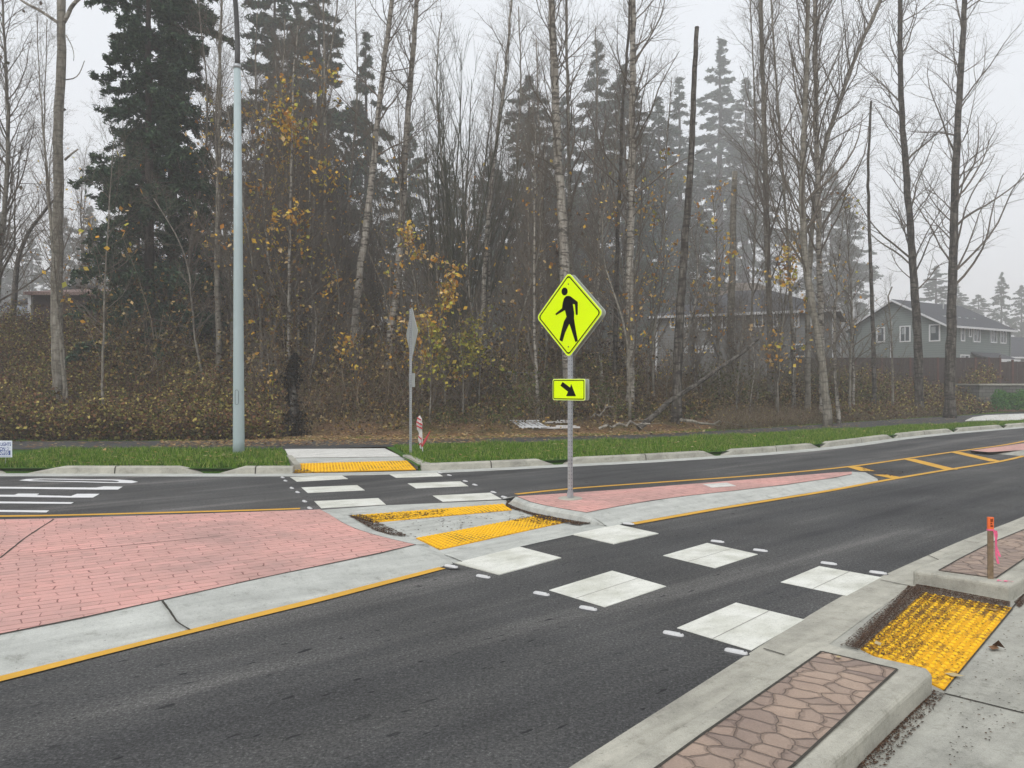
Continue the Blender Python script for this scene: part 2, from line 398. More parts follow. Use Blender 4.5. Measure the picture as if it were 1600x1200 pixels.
def m_siding(name, col):
    m, t, b = mat(name, .7, 0, .3)
    g = nd(t, 'ShaderNodeNewGeometry'); sp = nd(t, 'ShaderNodeSeparateXYZ'); t.links.new(g.outputs['Position'], sp.inputs[0])
    k = nd(t, 'ShaderNodeMath', operation='MODULO'); k.inputs[1].default_value = .2; t.links.new(sp.outputs['Z'], k.inputs[0])
    dv = nd(t, 'ShaderNodeMath', operation='DIVIDE'); dv.inputs[1].default_value = .2; t.links.new(k.outputs[0], dv.inputs[0])
    c = mixc(t, 1.0, col, ramp(t, dv.outputs[0], [(0, G3(.42)), (.16, G3(.95)), (1, G3(1.08))]), 'MULTIPLY')
    base(t, b, c); bump(t, b, dv.outputs[0], .5, .02); return m
M['siding'] = m_siding('grey_green_siding', (.17, .20, .19))
M['siding2'] = m_siding('grey_siding', (.17, .175, .17))
M['roof'] = m_plain('dark_shingle', (.07, .072, .08), .9, 0, .5, 9)
M['trim'] = m_plain('white_trim', (.62, .63, .64), .6, 0, .04)
M['pane'] = m_plain('window_glass', (.06, .075, .085), .08, 0, .3, 1.5, .8)
M['curtain'] = m_plain('blind', (.28, .30, .31), .8, 0, .1)
M['fence'] = m_plain('brown_fence', (.060, .042, .036), .85, 0, .3, 4)
M['fence_post'] = m_plain('red_brown_post', (.11, .055, .045), .85, 0, .2, 4)
def m_block():
    m, t, b = mat('retaining_block', .9, 0, .2)
    g = nd(t, 'ShaderNodeNewGeometry'); mp = nd(t, 'ShaderNodeMapping'); mp.inputs['Rotation'].default_value = (R(90), 0, 0)
    t.links.new(g.outputs['Position'], mp.inputs['Vector'])
    br = nd(t, 'ShaderNodeTexBrick'); t.links.new(mp.outputs[0], br.inputs['Vector']); br.inputs['Scale'].default_value = 1
    br.inputs['Brick Width'].default_value = .42; br.inputs['Row Height'].default_value = .2; br.inputs['Mortar Size'].default_value = .012
    br.inputs['Color1'].default_value = (.12, .12, .105, 1); br.inputs['Color2'].default_value = (.17, .165, .145, 1); br.inputs['Mortar'].default_value = (.05, .05, .045, 1)
    base(t, b, br.outputs['Color']); return m
M['block'] = m_block()
M['shed_wall'] = m_plain('shed_board', (.055, .035, .032), .9, 0, .2, 3)
M['shed_roof'] = m_plain('leafy_shed_roof', (.27, .185, .165), .9, 0, .5, 12)
M['slate'] = m_plain('blue_grey_roof', (.13, .15, .18), .8, 0, .2, 4)

# ------------------------------------------------------------------ ground lines (traced on the ground plane)
def line(pts, z=0., pre=(), post=(), step=.4):
    return smoothline(list(pre) + [P(x, y, z) for x, y in pts] + list(post), step)
far_edge = line([(0,744.5),(156,744.5),(440,745),(560,743),(690,739.5),(869,730.5),(1050,721.5),(1300,704),(1444,682),(1600,669)],
                pre=[(-60, 15.0), (-30, 14.4), (-18, 14.25)], post=[(28, 36), (45, 51), (70, 72)])
kerb_line = offset(far_edge, .40)
near_edge = line([(894,1200),(1100,1069),(1257,968),(1319,931),(1377,902),(1444,872),(1506,844),(1600,809)],
                 pre=[(-22, -21), (-10, -8.2), (-4, -1.5), (-1.6, 1.2)], post=[(9.2, 12.3), (15, 17.5), (28, 28), (60, 55)])
path_near = line([(0,702),(300,700.5),(450,702),(620,697),(700,693.5),(900,690),(1100,682),(1300,671),(1500,661.5),(1600,657)], .12,
                 pre=[(-60, 20.0), (-25, 18.9)], post=[(40, 47), (64, 68)])
path_far = line([(0,690),(400,689),(700,684.5),(900,682),(1100,675),(1250,665.5),(1400,655.5),(1520,648.5)], .12,
                pre=[(-60, 22.4), (-25, 21.3)], post=[(37, 50), (61, 71)])
def y_far(x): return np.interp(x, path_far[:, 0], path_far[:, 1])
def terrain(x, y):
    x = np.asarray(x, float); y = np.asarray(y, float)
    s = y - y_far(x)
    L = sstep(-3, -12, x); Rr = sstep(11, 19, x); Mi = 1 - np.maximum(L, Rr)
    h = .07 + L * 4.2 * sstep(2.5, 17, s) + Mi * (.62 * sstep(.6, 6, s) + .6 * sstep(6, 26, s))
    hr = 1.55 * sstep(2.5, 13, s)
    wallside = sstep(0, 1.0, x - (26.9 + (y - 44.2) * .35))      # right of the retaining wall's return
    hr = hr * (1 - wallside) + wallside * 1.58 * sstep(44.35, 44.9, y)
    h = h + Rr * hr
    far = sstep(20, 60, s)
    h = np.where(s > 20, h * (1 - far) + far * (2.0 + L * 1.0), h)
    k = x / np.maximum(y, 1) * FPX + 800
    h = h + 24 * sstep(85, 190, y) * sstep(560, 760, k) * (1 - sstep(1180, 1330, k))
    return h
def thz(x, y): return float(terrain(x, y))
def on_ground(px, py, d0=22.5, d1=60):
    for d in np.arange(d0, d1, .05):
        x = (px - 800) / FPX * d
        if 600 + FPX * (CAMH - thz(x, d)) / d <= py: return (x, d, thz(x, d))
    return (x, d, thz(x, d))

# ground sheet with road bed a little lower
xs = np.concatenate([np.linspace(-400, -60, 18)[:-1], np.arange(-60, 80, 1.0), np.linspace(80, 400, 18)])
ys = np.concatenate([np.linspace(-150, -20, 8)[:-1], np.arange(-20, 100, 1.0), np.linspace(100, 600, 20)])
X, Y = np.meshgrid(xs, ys); Z = terrain(X, Y)
s_ = Y - y_far(X)
Z = np.where(s_ < -.6, -.06, Z)
nx_, ny_ = len(xs), len(ys); idx = np.arange(nx_ * ny_).reshape(ny_, nx_)
F = np.stack([idx[:-1, :-1], idx[:-1, 1:], idx[1:, 1:], idx[1:, :-1]], axis=-1).reshape(-1, 4)
g = link('ground', np_mesh('ground', np.stack([X, Y, Z], -1).reshape(-1, 3), F, [M['ground']], smooth=True)); tag(g, kind='structure')

def sheet(name, lines, material, kind='structure'):
    a = Acc(); loft(a, lines); o = a.build(name, material); tag(o, kind=kind); return o
sheet('road', [z3(near_edge, 0), z3(far_edge, 0)], M['asphalt'])
sheet('gutter', [z3(offset(far_edge, -.01), .004), z3(offset(far_edge, .45), .008)], M['conc'])
sheet('gutter', [z3(offset(near_edge, -.32), .008), z3(offset(near_edge, .01), .004)], M['kerb'])
sheet('pavement', [z3(offset(near_edge, -9), .006), z3(offset(near_edge, -.25), .005)], M['conc2'])
def cut(ln, px0, px1):
    p = 800 + FPX * ln[:, 0] / ln[:, 1]; k = (p >= px0) & (p <= px1); L_ = ln[k]
    f = lambda q: np.array([[np.interp(q, p, ln[:, i]) for i in (0, 1)]])
    if px0 > -1e5: L_ = np.concatenate([f(px0), L_])
    if px1 < 1e5: L_ = np.concatenate([L_, f(px1)])
    return L_
vb = offset(far_edge, .44)
sheet('verge', [z3(cut(vb, -1e6, 455), .10), z3(cut(path_near, -1e6, 446), .105)], M['turf'])
sheet('verge', [z3(cut(vb, 652, 1e6), .10), z3(cut(path_near, 603, 1e6), .105)], M['turf'])
vs_ = offset(far_edge, .43); ve_ = offset(far_edge, .64)
sheet('verge', [z3(cut(vs_, -1e6, 456), .009), z3(cut(ve_, -1e6, 455), .103)], M['turf'])
sheet('verge', [z3(cut(vs_, 654, 1e6), .009), z3(cut(ve_, 652, 1e6), .103)], M['turf'])
sheet('path', [z3(offset(path_near, -.05), .118), z3(path_far, .125)], M['path'])
sheet('path_edge_turf', [z3(offset(path_far, -.05), .115), z3(offset(path_far, .9), .09)], M['turf'])

# ------------------------------------------------------------------ far kerb pieces with drainage gaps
kx = 800 + FPX * kerb_line[:, 0] / kerb_line[:, 1]
kd = np.concatenate([[0], np.cumsum(np.linalg.norm(np.diff(kerb_line, axis=0), axis=1))])
def kerb_piece(px0, px1, ramp0=.55, ramp1=.55, w_=.17, h_=.14):
    d0 = np.interp(px0, kx, kd) if px0 is not None else 0
    d1 = np.interp(px1, kx, kd) if px1 is not None else kd[-1]
    t = np.linspace(d0, d1, max(4, int((d1 - d0) / .3)))
    if ramp0: t = np.unique(np.concatenate([t, [d0 + ramp0 * .6, d0 + ramp0]]))
    if ramp1: t = np.unique(np.concatenate([t, [d1 - ramp1 * .6, d1 - ramp1]]))
    c = np.stack([np.interp(t, kd, kerb_line[:, i]) for i in (0, 1)], 1)
    hh = np.full(len(t), h_)
    if ramp0: hh = np.minimum(hh, .012 + (t - d0) / ramp0 * h_)
    if ramp1: hh = np.minimum(hh, .012 + (d1 - t) / ramp1 * h_)
    a = Acc()
    ls = [z3(offset(c, 0), .0), z3(offset(c, .02), hh * .8), z3(offset(c, .05), hh), z3(offset(c, w_), hh), z3(offset(c, w_ + .01), 0 * hh)]
    L = np.array(ls); k, n = L.shape[:2]; ix = np.arange(k * n).reshape(k, n)
    Fq = np.stack([ix[:-1, :-1], ix[:-1, 1:], ix[1:, 1:], ix[1:, :-1]], -1).reshape(-1, 4)
    a.add(L.reshape(-1, 3), Fq)
    a.add(L[:, 0], np.array([list(range(k))])); a.add(L[:, -1], np.array([list(range(k))[::-1]]))
    o = a.build('kerb', M['kerb']); tag(o, kind='structure')
    # joint in the middle
    m = (d0 + d1) / 2
    c2 = np.array([[np.interp(m + e, kd, kerb_line[:, i]) for i in (0, 1)] for e in (-.01, .01)])
    T = (c2[1] - c2[0]); T /= np.linalg.norm(T); N = np.array([-T[1], T[0]]); mid = c2.mean(0)
    if px0 is not None and px1 is not None:
        j = Acc()
        q = [(0., .0), (.016, h_ * .8), (.048, h_ + .003), (w_, h_ + .003)]
        for (o0, z0), (o1, z1) in zip(q[:-1], q[1:]):
            pa, pb = mid + N * (o0 - .004), mid + N * (o1 - .003)
            j.add([(*(pa - T * .011), z0), (*(pa + T * .011), z0), (*(pb + T * .011), z1), (*(pb - T * .011), z1)], np.array([(0, 1, 2, 3)]))
        tag(j.build('kerb_joint', M['joint']), kind='structure')
for a0, a1, r0, r1 in [(None, 8, 0, .5), (41, 317, .7, .5), (341, 457, .5, 0), (659, 867, 0, .4), (880, 1119, .4, .4), (1127, 1281, .5, .4),
                       (1284, 1396, .5, .4), (1399, 1491, .5, .4), (1493, 1569, .5, .4), (1571, 1650, .5, .5), (1655, 1740, .5, .5), (1745, None, .5, 0)]:
    kerb_piece(a0, a1, r0, r1)

# ------------------------------------------------------------------ kerb ramp across the verge
ra = Acc()
bot = [P3(458, 738.5, .008), P3(650, 735, .008)]; mid_ = [P3(452, 716, .08), P3(628, 714, .08)]; top = [P3(445, 701.5, .122), P3(601, 700.5, .122)]
loft(ra, [bot, mid_]); o = ra.build('ramp', M['conc']); tag(o, kind='structure')
ra = Acc(); loft(ra, [[P3(452, 715.4, .081), P3(628, 713.4, .081)], top]); tag(ra.build('ramp', M['newconc']), kind='structure')
# return kerb at the ramp's right, from verge to road
def curb_run(pts, w_, h0, h1, name='kerb', material='kerb', side=1):
    c = resample(pts, 10); hh = np.linspace(h0, h1, 10)
    a = Acc(); ls = [z3(c, 0), z3(offset(c, side * .02), hh), z3(offset(c, side * w_), hh), z3(offset(c, side * (w_ + .01)), 0)]
    L = np.array(ls); k, n = L.shape[:2]; ix = np.arange(k * n).reshape(k, n)
    Fq = np.stack([ix[:-1, :-1], ix[:-1, 1:], ix[1:, 1:], ix[1:, :-1]], -1).reshape(-1, 4)
    a.add(L.reshape(-1, 3), Fq); a.add(L[:, 0], np.array([list(range(k))])); a.add(L[:, -1], np.array([list(range(k))[::-1]]))
    tag(a.build(name, M[material]), kind='structure')
curb_run([P(628, 715, .08), P(640, 722, .05), P(652, 731, .03), P(660, 734.5, 0)], .17, .14, .14, side=1)
curb_run([P(446, 712, .1), P(455, 728, .06), P(458, 737, .0)], .14, .11, .14, side=1)

# ------------------------------------------------------------------ islands
ZB = .115
# left island
l_inner = [P3(0,991,ZB),P3(125,966,ZB),P3(262,936,ZB),P3(400,905,ZB),P3(500,884,ZB),P3(590,865,ZB),P3(650,851,ZB)]
l_outer = [P3(0,1057,.008),P3(297,984,.008),P3(400,958.5,.008),P3(500,933.5,.008),P3(600,908,.008),P3(681,887.5,.008),P3(708,881,.008)]
def ext(pts, k, first=True, z=None):
    a, b = (np.array(pts[0]), np.array(pts[1])) if first else (np.array(pts[-1]), np.array(pts[-2]))
    d = (a - b)[:2]; d /= np.linalg.norm(d)
    q = (a[0] + d[0] * k, a[1] + d[1] * k, a[2])
    return [q] + list(pts) if first else list(pts) + [q]
l_inner = ext(l_inner, 6); l_outer = ext(l_outer, 6)
l_far = [P3(0,811.5,ZB),P3(84,810,ZB),P3(250,804.5,ZB),P3(400,799.5,ZB),P3(500,796,ZB)]
l_far = ext(l_far, 8)
l_right = [P3(500,796,ZB),P3(514,803,ZB),P3(534,816,ZB),P3(555,826,ZB),P3(585,835.5,ZB),P3(619,844,ZB),P3(650,851,ZB)]
def top_sheet(name, outline, material):
    a = Acc(); V = [Vector(p) for p in outline]
    tri = np.array(geometry.tessellate_polygon([[Vector((p[0], p[1], 0)) for p in outline]]))
    A, B, Cc = V[tri[0][0]], V[tri[0][1]], V[tri[0][2]]
    if (B - A).cross(Cc - A).z < 0: tri = tri[:, ::-1]
    a.add(np.array(outline), tri); o = a.build(name, material); tag(o, kind='structure'); return o
top_sheet('traffic_island', l_far[:-1] + l_right + l_inner[::-1][1:], M['brick'])
a = Acc(); loft(a, [l_inner, l_outer]); tag(a.build('island_apron', M['conc']), kind='structure')
a = Acc(); lf = np.array(l_far)[:, :2]; loft(a, [z3(offset(resample(lf, 20), .62), .006), z3(resample(lf, 20), ZB)]); tag(a.build('island_apron', M['conc']), kind='structure')
def edge_kerb(inner, w_, z1=.105, taper=True, sgn=1, ntap=4):
    c = resample(np.array(smoothline(np.array(inner)[:, :2], .15)), 24)
    hh = np.full(24, z1)
    if taper: hh[:ntap] = np.linspace(.03, z1, ntap)
    a = Acc(); ls = [z3(c, ZB + .002), z3(offset(c, sgn * w_ * .8), hh), z3(offset(c, sgn * w_), hh * .75), z3(offset(c, sgn * (w_ + .015)), .0)]
    loft(a, ls); V = [l[-1] for l in ls] + [(ls[0][-1][0], ls[0][-1][1], 0)]
    a.add(V, np.array([[0, 1, 2, 3, 4]])); tag(a.build('kerb', M['conc'], smooth=False), kind='structure'); return [tuple(l[-1]) for l in ls]
edge_kerb(l_right, .17, sgn=1)
a = Acc()   # corner where apron meets the refuge
q0, q1 = l_inner[-1], l_outer[-1]
a.add([q0, q1, P3(694, 865, .008), P3(668, 852, .06)], np.array([(0, 1, 2, 3)])); tag(a.build('island_apron', M['conc']), kind='structure')
# refuge slab
rf = [(500,797),(603,789.5),(787,781.5),(812,779),(880,800),(935,810),(987,816.5),(966,819.5),(894,836),(815,853.5),(719,877.5),(711,880.6),(668,862),(640,853),(560,830)]
top_sheet('refuge', [P3(x, y, .005) for x, y in rf], M['conc'])
# right island
r_far = [P3(806,775.5,ZB),P3(900,769.5,ZB),P3(1000,762.5,ZB),P3(1100,754.5,ZB),P3(1200,746.5,ZB),P3(1300,738.5,ZB),P3(1331,737,ZB)]
r_near = [P3(1331,741,ZB),P3(1300,747,ZB),P3(1230,757,ZB),P3(1153,766,ZB),P3(1080,774,ZB),P3(1019,782,ZB),P3(965,791.5,ZB),P3(916,801,ZB)]
r_front = [P3(806,775.5,ZB),P3(828,784,ZB),P3(850,789.5,ZB),P3(885,796,ZB),P3(916,801,ZB)]
top_sheet('traffic_island', r_far + r_near + r_front[::-1][1:-1], M['brick'])
r_out = [P3(1372,751,.008),P3(1300,764.5,.008),P3(1200,780,.008),P3(1112,794.5,.008),P3(1045,806,.008),P3(987,816.5,.008),P3(950,823,.008)]
a = Acc(); loft(a, [r_near, r_out]); tag(a.build('island_apron', M['conc']), kind='structure')
a = Acc(); rfa = resample(np.array(r_far)[:, :2], 20); loft(a, [z3(rfa, ZB), z3(offset(rfa, .5), .006)]); tag(a.build('island_apron', M['conc']), kind='structure')
ke = edge_kerb(r_front, .11, sgn=-1, ntap=3)
T_ = P3(948, 821.5, .009)
a = Acc(); a.add([ke[0], ke[1], ke[2], ke[3], T_, r_out[-1], r_near[-1]], [np.array([(0, 1, 4), (1, 2, 4), (2, 3, 4), (6, 4, 5)])]); tag(a.build('island_apron', M['conc']), kind='structure')
a = Acc(); tip = P3(1371, 748, .008); a.add([r_far[-1], r_near[0], r_out[0], tip, P3(1352, 738, .008)], np.array([(0, 1, 2, 3, 4)])); tag(a.build('island_apron', M['conc']), kind='structure')
a = Acc(); a.add([P3(806,775.5,ZB), tuple(z3(offset(rfa, .5), .006)[0]), P3(786,778,.006)], np.array([(0,1,2)])); tag(a.build('island_apron', M['conc']), kind='structure')
# third island, far right
t3 = [P3(1517,704,.07),P3(1600,692.5,.07),P3(1700,680,.07),P3(1700,693,.07),P3(1600,703,.07),P3(1545,706.5,.07)]
top_sheet('traffic_island', t3, M['brick'])
a = Acc(); loft(a, [[t3[0], t3[5], t3[4], t3[3]], [P3(1517,706.5,.006),P3(1575,714.5,.006),P3(1610,713,.006),P3(1700,700,.006)]]); tag(a.build('island_apron', M['conc2']), kind='structure')
# utility cover flush in the right island
a = Acc(); a.prism([P(*q, ZB) for q in [(1098,757),(1136,754.5),(1150,759.5),(1112,762)]], ZB - .02, ZB + .005)
o = a.build('utility_cover', M['newconc']); tag(o, 'pale rectangular concrete utility cover set flush in the pink brick of the narrow island', 'utility cover')

# joints and cracks in the aprons
def crack(pts, zs, wdt, name='joint_line'):
    a = Acc(); c = [P3(x, y, z) for (x, y), z in zip(pts, zs)]
    c = resample(np.array(c), 12); c[:, 2] += .003
    rr = random.Random(int(pts[0][0])); o1 = offset(c, [wdt * .5 * rr.uniform(.6, 1.3) for _ in c]); o2 = offset(c, [-wdt * .5 * rr.uniform(.6, 1.3) for _ in c])
    L = [np.column_stack([o1, c[:, 2]]), np.column_stack([o2, c[:, 2]])]
    loft(a, L); tag(a.build(name, M['joint']), kind='structure')
crack([(254,939),(270,962),(276,972),(297,984)], [ZB + .002, .075, .05, .01], .017)
crack([(690,866),(706,871),(722,878)], [.01, .01, .008], .012)
crack([(1168,763.5),(1200,776)], [ZB - .004, .013], .02)
crack([(84,811.5),(40,840),(0,872)], [ZB]*3, .018)
crack([(60,866),(344,838)], [ZB]*2, .010)
crack([(925,815.5),(938,819),(950,822.8)], [.007, .007, .008], .012)
# dark seam between brick and apron
for ln in (l_inner, r_near, r_front):
    a = Acc(); c = resample(np.array(ln), 60); cc = np.column_stack([c[:, :2], c[:, 2] + .003])
    loft(a, [np.column_stack([offset(cc, .008), cc[:, 2]]), np.column_stack([offset(cc, -.008), cc[:, 2]])]); tag(a.build('joint_line', M['joint']), kind='structure')

# painted lines
def paint(pts, wdt, z=.004, material='yline', name='lane_marking', pre=(), post=(), z0=0.):
    a = Acc(); strip(a, line(pts, z0, pre, post, .3), wdt, z); o = a.build(name, M[material]); tag(o, kind='structure'); return o
paint([(0,807),(84,806),(250,801.5),(400,797.5),(469,795)], .11, .005, pre=[(-40, 8.6), (-20, 9.3)])
paint([(806,772.5),(894,763.2),(1050,752.5),(1200,742),(1331,729.5),(1415,717),(1491,706),(1600,691.5)], .11, .005, post=[(21, 29), (40, 48)])
paint([(0,1063),(150,1024),(300,987),(400,962.5),(500,938.5),(600,912),(690,888.5)], .105, .0095, pre=[(-20, -14), (-9.5, -2.9), (-5, 2.1)])
paint([(988,819.5),(1050,808.5),(1112,797.5),(1200,783),(1300,767),(1369,753.5),(1430,743),(1487,733.5),(1600,716)], .11, .0095, post=[(20, 26.5), (42, 46)])
for p in ([(1331,729.3),(1357,736.5)], [(1375,742),(1402,747.3)], [(1419,717.3),(1486,734)], [(1492,706.5),(1558,721.5)]):
    c = [P(*q) for q in p]; a = Acc(); strip(a, np.array(c), .28, .0065); tag(a.build('lane_marking', M['yline']), kind='structure')
blocks = [[(453,745.3),(534,743),(544,748.2),(464,752.5)], [(471,761.6),(558,758),(570,766),(481,770.2)], [(491,783),(591,778.2),(603,788.4),(502,794)],
          [(608,741),(683,738.4),(692,744),(619,746.5)], [(637,755.3),(719,752),(732,759.4),(650,763)], [(676,774.4),(766,769.8),(784,779.8),(692,784)],
          [(711,880),(812,854.8),(877,872),(780,898.3)], [(858,922),(956.5,891.6),(1041,916),(945,948.5)], [(1058,981),(1150,941.5),(1257,968),(1174,1016)],
          [(894,835.3),(964,819.8),(1029,834),(959,850.2)], [(1036,868),(1105,848.4),(1184,866),(1117,887.6)], [(1220,909.5),(1280,884.5),(1377,902),(1323,931)]]
for i, b4 in enumerate(blocks):
    a = Acc(); q = [P(x, y, .004) for x, y in b4]; a.prism(q, .001, .005 if i not in (6, 9) else .0095)
    # seam where two preformed strips meet
    p0, p1, p2, p3 = [np.array(v) for v in q]
    tag(a.build('crossing_marking', M['white']), kind='structure')
    if i > 6 and i != 9:
        e = .5; m0, m1 = p0 + (p3 - p0) * e, p1 + (p2 - p1) * e
        s2 = Acc(); loft(s2, [z3(np.array([m0, m1]) - .0, .0065), z3(np.array([m0, m1]) + (p3 - p0) / np.linalg.norm(p3 - p0) * .008, .0065)]); tag(s2.build('crossing_seam', m_s if 'm_s' in globals() else globals().setdefault('m_s', m_plain('seam_grey', (.3, .29, .26), .9))), kind='structure')
# lane lettering seen from its side (far lane, left)
def reg1(pts): return [(x * .3125, 600 + y * .3125) for x, y in pts]
lets = [[(-60,513),(0,514),(480,518),(520,512),(613,513),(590,527),(483,527),(0,521.5),(-60,521)],
        [(-60,553),(0,553.5),(72,554),(90,548),(195,548),(182,556),(355,560),(385,549),(497,549),(465,567),(355,567),(0,562),(-60,562)],
        [(-60,587),(0,587.5),(368,591),(355,598),(0,595.5),(-60,595)], [(-60,630),(0,630),(245,632),(232,641),(0,638),(-60,638)]]
a = Acc()
for l in lets: a.prism([P(*q, .004) for q in reg1(l)], .001, .0045)
oa = [(95,482),(130,475),(200,472.5),(600,478),(660,482),(690,489),(660,495.5),(560,494.5),(300,488),(150,485.5)]
ob = [(150,480.5),(220,476.5),(560,482.5),(590,487),(560,490.5),(300,484)]
# ring: bridge outer and inner outline
A_ = [P3(*q, .0045) for q in reg1(oa)]; B_ = [P3(*q, .0045) for q in reg1([(150,481),(170,478),(220,476.2),(560,481.5),(585,484),(597,487),(585,490.5),(540,489.8),(300,484.6),(175,482.2)])]
n = len(A_); a.add(A_ + B_, np.array([(i, (i + 1) % n, (i + 1) % n + n, i + n) for i in range(n)]))
tag(a.build('lane_lettering', M['white2']), kind='structure')

# ------------------------------------------------------------------ tactile pads (truncated domes)
def tactile(px4, z, label, sp=.06):
    q = [np.array(P(x, y, z)) for x, y in px4]
    a = Acc(); a.prism([tuple(v) for v in q], z - .012, z + .004)
    L1 = np.linalg.norm(q[1] - q[0]); L2 = np.linalg.norm(q[3] - q[0]); n1, n2 = int(L1 / sp), int(L2 / sp)
    cs = []
    for i in range(n1):
        for j in range(n2):
            u, v = (i + .5) / n1, (j + .5) / n2
            cs.append((q[0] * (1-u) * (1-v) + q[1] * u * (1-v) + q[2] * u * v + q[3] * (1-u) * v))
    cs = np.array(cs); k = 6; an = np.arange(k) * 2 * math.pi / k
    r0 = np.stack([np.cos(an), np.sin(an)], 1)
    V = np.zeros((len(cs), 2 * k, 3)); V[:, :k, :2] = cs[:, None] + r0 * .017; V[:, k:, :2] = cs[:, None] + r0 * .010
    V[:, :k, 2] = z + .004; V[:, k:, 2] = z + .012
    bi = (np.arange(len(cs)) * 2 * k)[:, None, None]
    side = np.array([(i, (i + 1) % k, (i + 1) % k + k, i + k) for i in range(k)])
    a.add(V.reshape(-1, 3), [(side[None] + bi).reshape(-1, 4), (np.arange(k, 2 * k)[None, None] + bi).reshape(-1, k)], 1)
    o = a.build('tactile_paving', [M['tactile'], M['tactile_dome']]); tag(o, label, 'tactile paving'); return o
tactile([(547,806),(787,787.5),(800,797),(583,816.5)], .009, 'yellow dome strip on the refuge, far lane side, dirty at its left end')
tactile([(650,841),(844,805),(897,813),(687,859)], .009, 'clean wide yellow truncated dome strip on the refuge, on the side of the near lane')
tactile([(1443,926),(1581,950),(1475,1078),(1345,1014)], .010, 'large yellow truncated dome pad between the foreground planters, half covered with debris')
# the far one lies on the sloping ramp
tf = tactile([(462,727.5),(636,724),(650,734.5),(459,738)], .02, 'narrow yellow truncated dome strip at the foot of the far kerb ramp')
yf = P(555, 737, .012)[1]
for v in tf.data.vertices: v.co.z += .035 * (v.co.y - yf) + .004

# ------------------------------------------------------------------ foreground planters: kerb ring and stamped infill
def planter(outer_px, outer_ext, inner_px, inner_ext, name_label, h=.13):
    outer = [P(x, y, h) for x, y in outer_px]; outer = outer + outer_ext
    bm = bmesh.new(); vs = [bm.verts.new((x, y, 0)) for x, y in ccw(outer)]
    f = bm.faces.new(vs); r = bmesh.ops.extrude_face_region(bm, geom=[f])
    up = [v for v in r['geom'] if isinstance(v, bmesh.types.BMVert)]
    for v in up: v.co.z = h
    tf_ = [x for x in r['geom'] if isinstance(x, bmesh.types.BMFace)][0]
    bmesh.ops.recalc_face_normals(bm, faces=bm.faces)
    ed = [e for e in tf_.edges]
    bmesh.ops.bevel(bm, geom=ed, offset=.028, segments=3, affect='EDGES', profile=.5)
    me = bpy.data.meshes.new('kerb'); bm.to_mesh(me); bm.free(); me.materials.append(M['kerb'])
    o = link('kerb', me); tag(o, kind='structure')
    inner = [P(x, y, h) for x, y in inner_px] + inner_ext
    a = Acc(); a.prism(inner, h - .02, h + .004); tag(a.build('stamped_infill', M['flag']), kind='structure')
    a = Acc(); c = np.array(inner + [inner[0]]); 
    for i in range(len(c) - 1): strip(a, resample(c[i:i+2], 20), .014, h + .006 + .0002 * i)
    tag(a.build('joint_line', M['joint']), kind='structure')
planter([(1290,1200),(1341,1154),(1400,1098),(1440,1063),(1456,1050),(1450,1043),(1425,1037),(1380,1027),(1319,1011),(1294,1004),(1276,1001),(1256,1003),(1180,1052),(1100,1108),(956,1200)],
        [(-2.2, .22), (-5.5, -3.4), (-4.9, -3.9), (-1.5, .30)],
        [(1237,1200),(1402,1047),(1284,1019),(1100,1147),(1028,1200)], [(-2.02, .22), (-4.9, -3.0), (-4.6, -3.35), (-1.62, .28)], '')
planter([(1600,902),(1576,916),(1560,912),(1458,896),(1430,892),(1427,890),(1440,882),(1484,866),(1540,842),(1600,820)],
        [(8.6, 11.2), (16, 17.6), (17, 16.9), (9.2, 10.4)],
        [(1600,874),(1556,904),(1467,892),(1500,873.5),(1544,851),(1600,828)], [(9.2, 11.0), (9.6, 10.7)], '')
# pavement joints
def gj(p, z=.008, wdt=.014):
    a = Acc(); strip(a, resample(np.array([P(x, y, z) for x, y in p]), 8), wdt, z + .001); tag(a.build('joint_line', M['joint']), kind='structure')
gj([(1475,1083),(1600,1114)]); gj([(1582,951),(1475,1079)], .009, .012); gj([(1581,951),(1600,928)], .009, .012)
gj([(1193,1013),(1226,1023)], .011, .012); gj([(1376,906),(1425,916)], .011, .012); gj([(1342,1012),(1425,917)], .009, .008)
gj([(1440,863),(1480,880)], .011, .010)
gj([(1506,844.5),(1544,851)], .011, .01)

# ------------------------------------------------------------------ in-pavement crossing lights
stud_root = None
def copy_tree(o, parent=None):
    c = o.copy(); C.objects.link(c); c.parent = parent
    for ch in list(o.children): copy_tree(ch, c)
    return c
def make_stud():
    root = empty('pavement_light', (0, 0, 0))
    a = Acc(); an = np.arange(20) * 2 * math.pi / 20
    V = [(.092 * math.cos(t) * 1.0, .055 * math.sin(t), .001) for t in an] + [(.084 * math.cos(t), .046 * math.sin(t), .006) for t in an]
    a.add(V, [np.array([(i, (i + 1) % 20, (i + 1) % 20 + 20, i + 20) for i in range(20)]), np.array([list(range(20, 40))])])
    a.build('ring', M['stud_dark'], root)
    a = Acc(); n = 16; pr = []
    for zz, sx, sy in ((.004, .074, .026), (.015, .072, .024), (.021, .064, .016), (.023, .05, .007)):
        pr.append([(math.copysign(abs(math.cos(t)) ** .6, math.cos(t)) * sx, math.copysign(abs(math.sin(t)) ** .6, math.sin(t)) * sy, zz) for t in (np.arange(n) * 2 * math.pi / n)])
    V = [p for r_ in pr for p in r_]; Fq = [(k * n + i, k * n + (i + 1) % n, (k + 1) * n + (i + 1) % n, (k + 1) * n + i) for k in range(3) for i in range(n)]
    a.add(V, [np.array(Fq), np.array([list(range(3 * n, 4 * n))])]); body = a.build('casing', M['stud'], root, True)
    a = Acc(); a.box((.055, 0, .019), (.014, .014, .008)); a.build('lens', M['stud_dark'], root)
    return root
near_l = [(705,885.5,.009),(755,901.5,0),(846,928.5,0),(919,951.5,0),(1052,991.5,0),(1150,1019.5,0)]
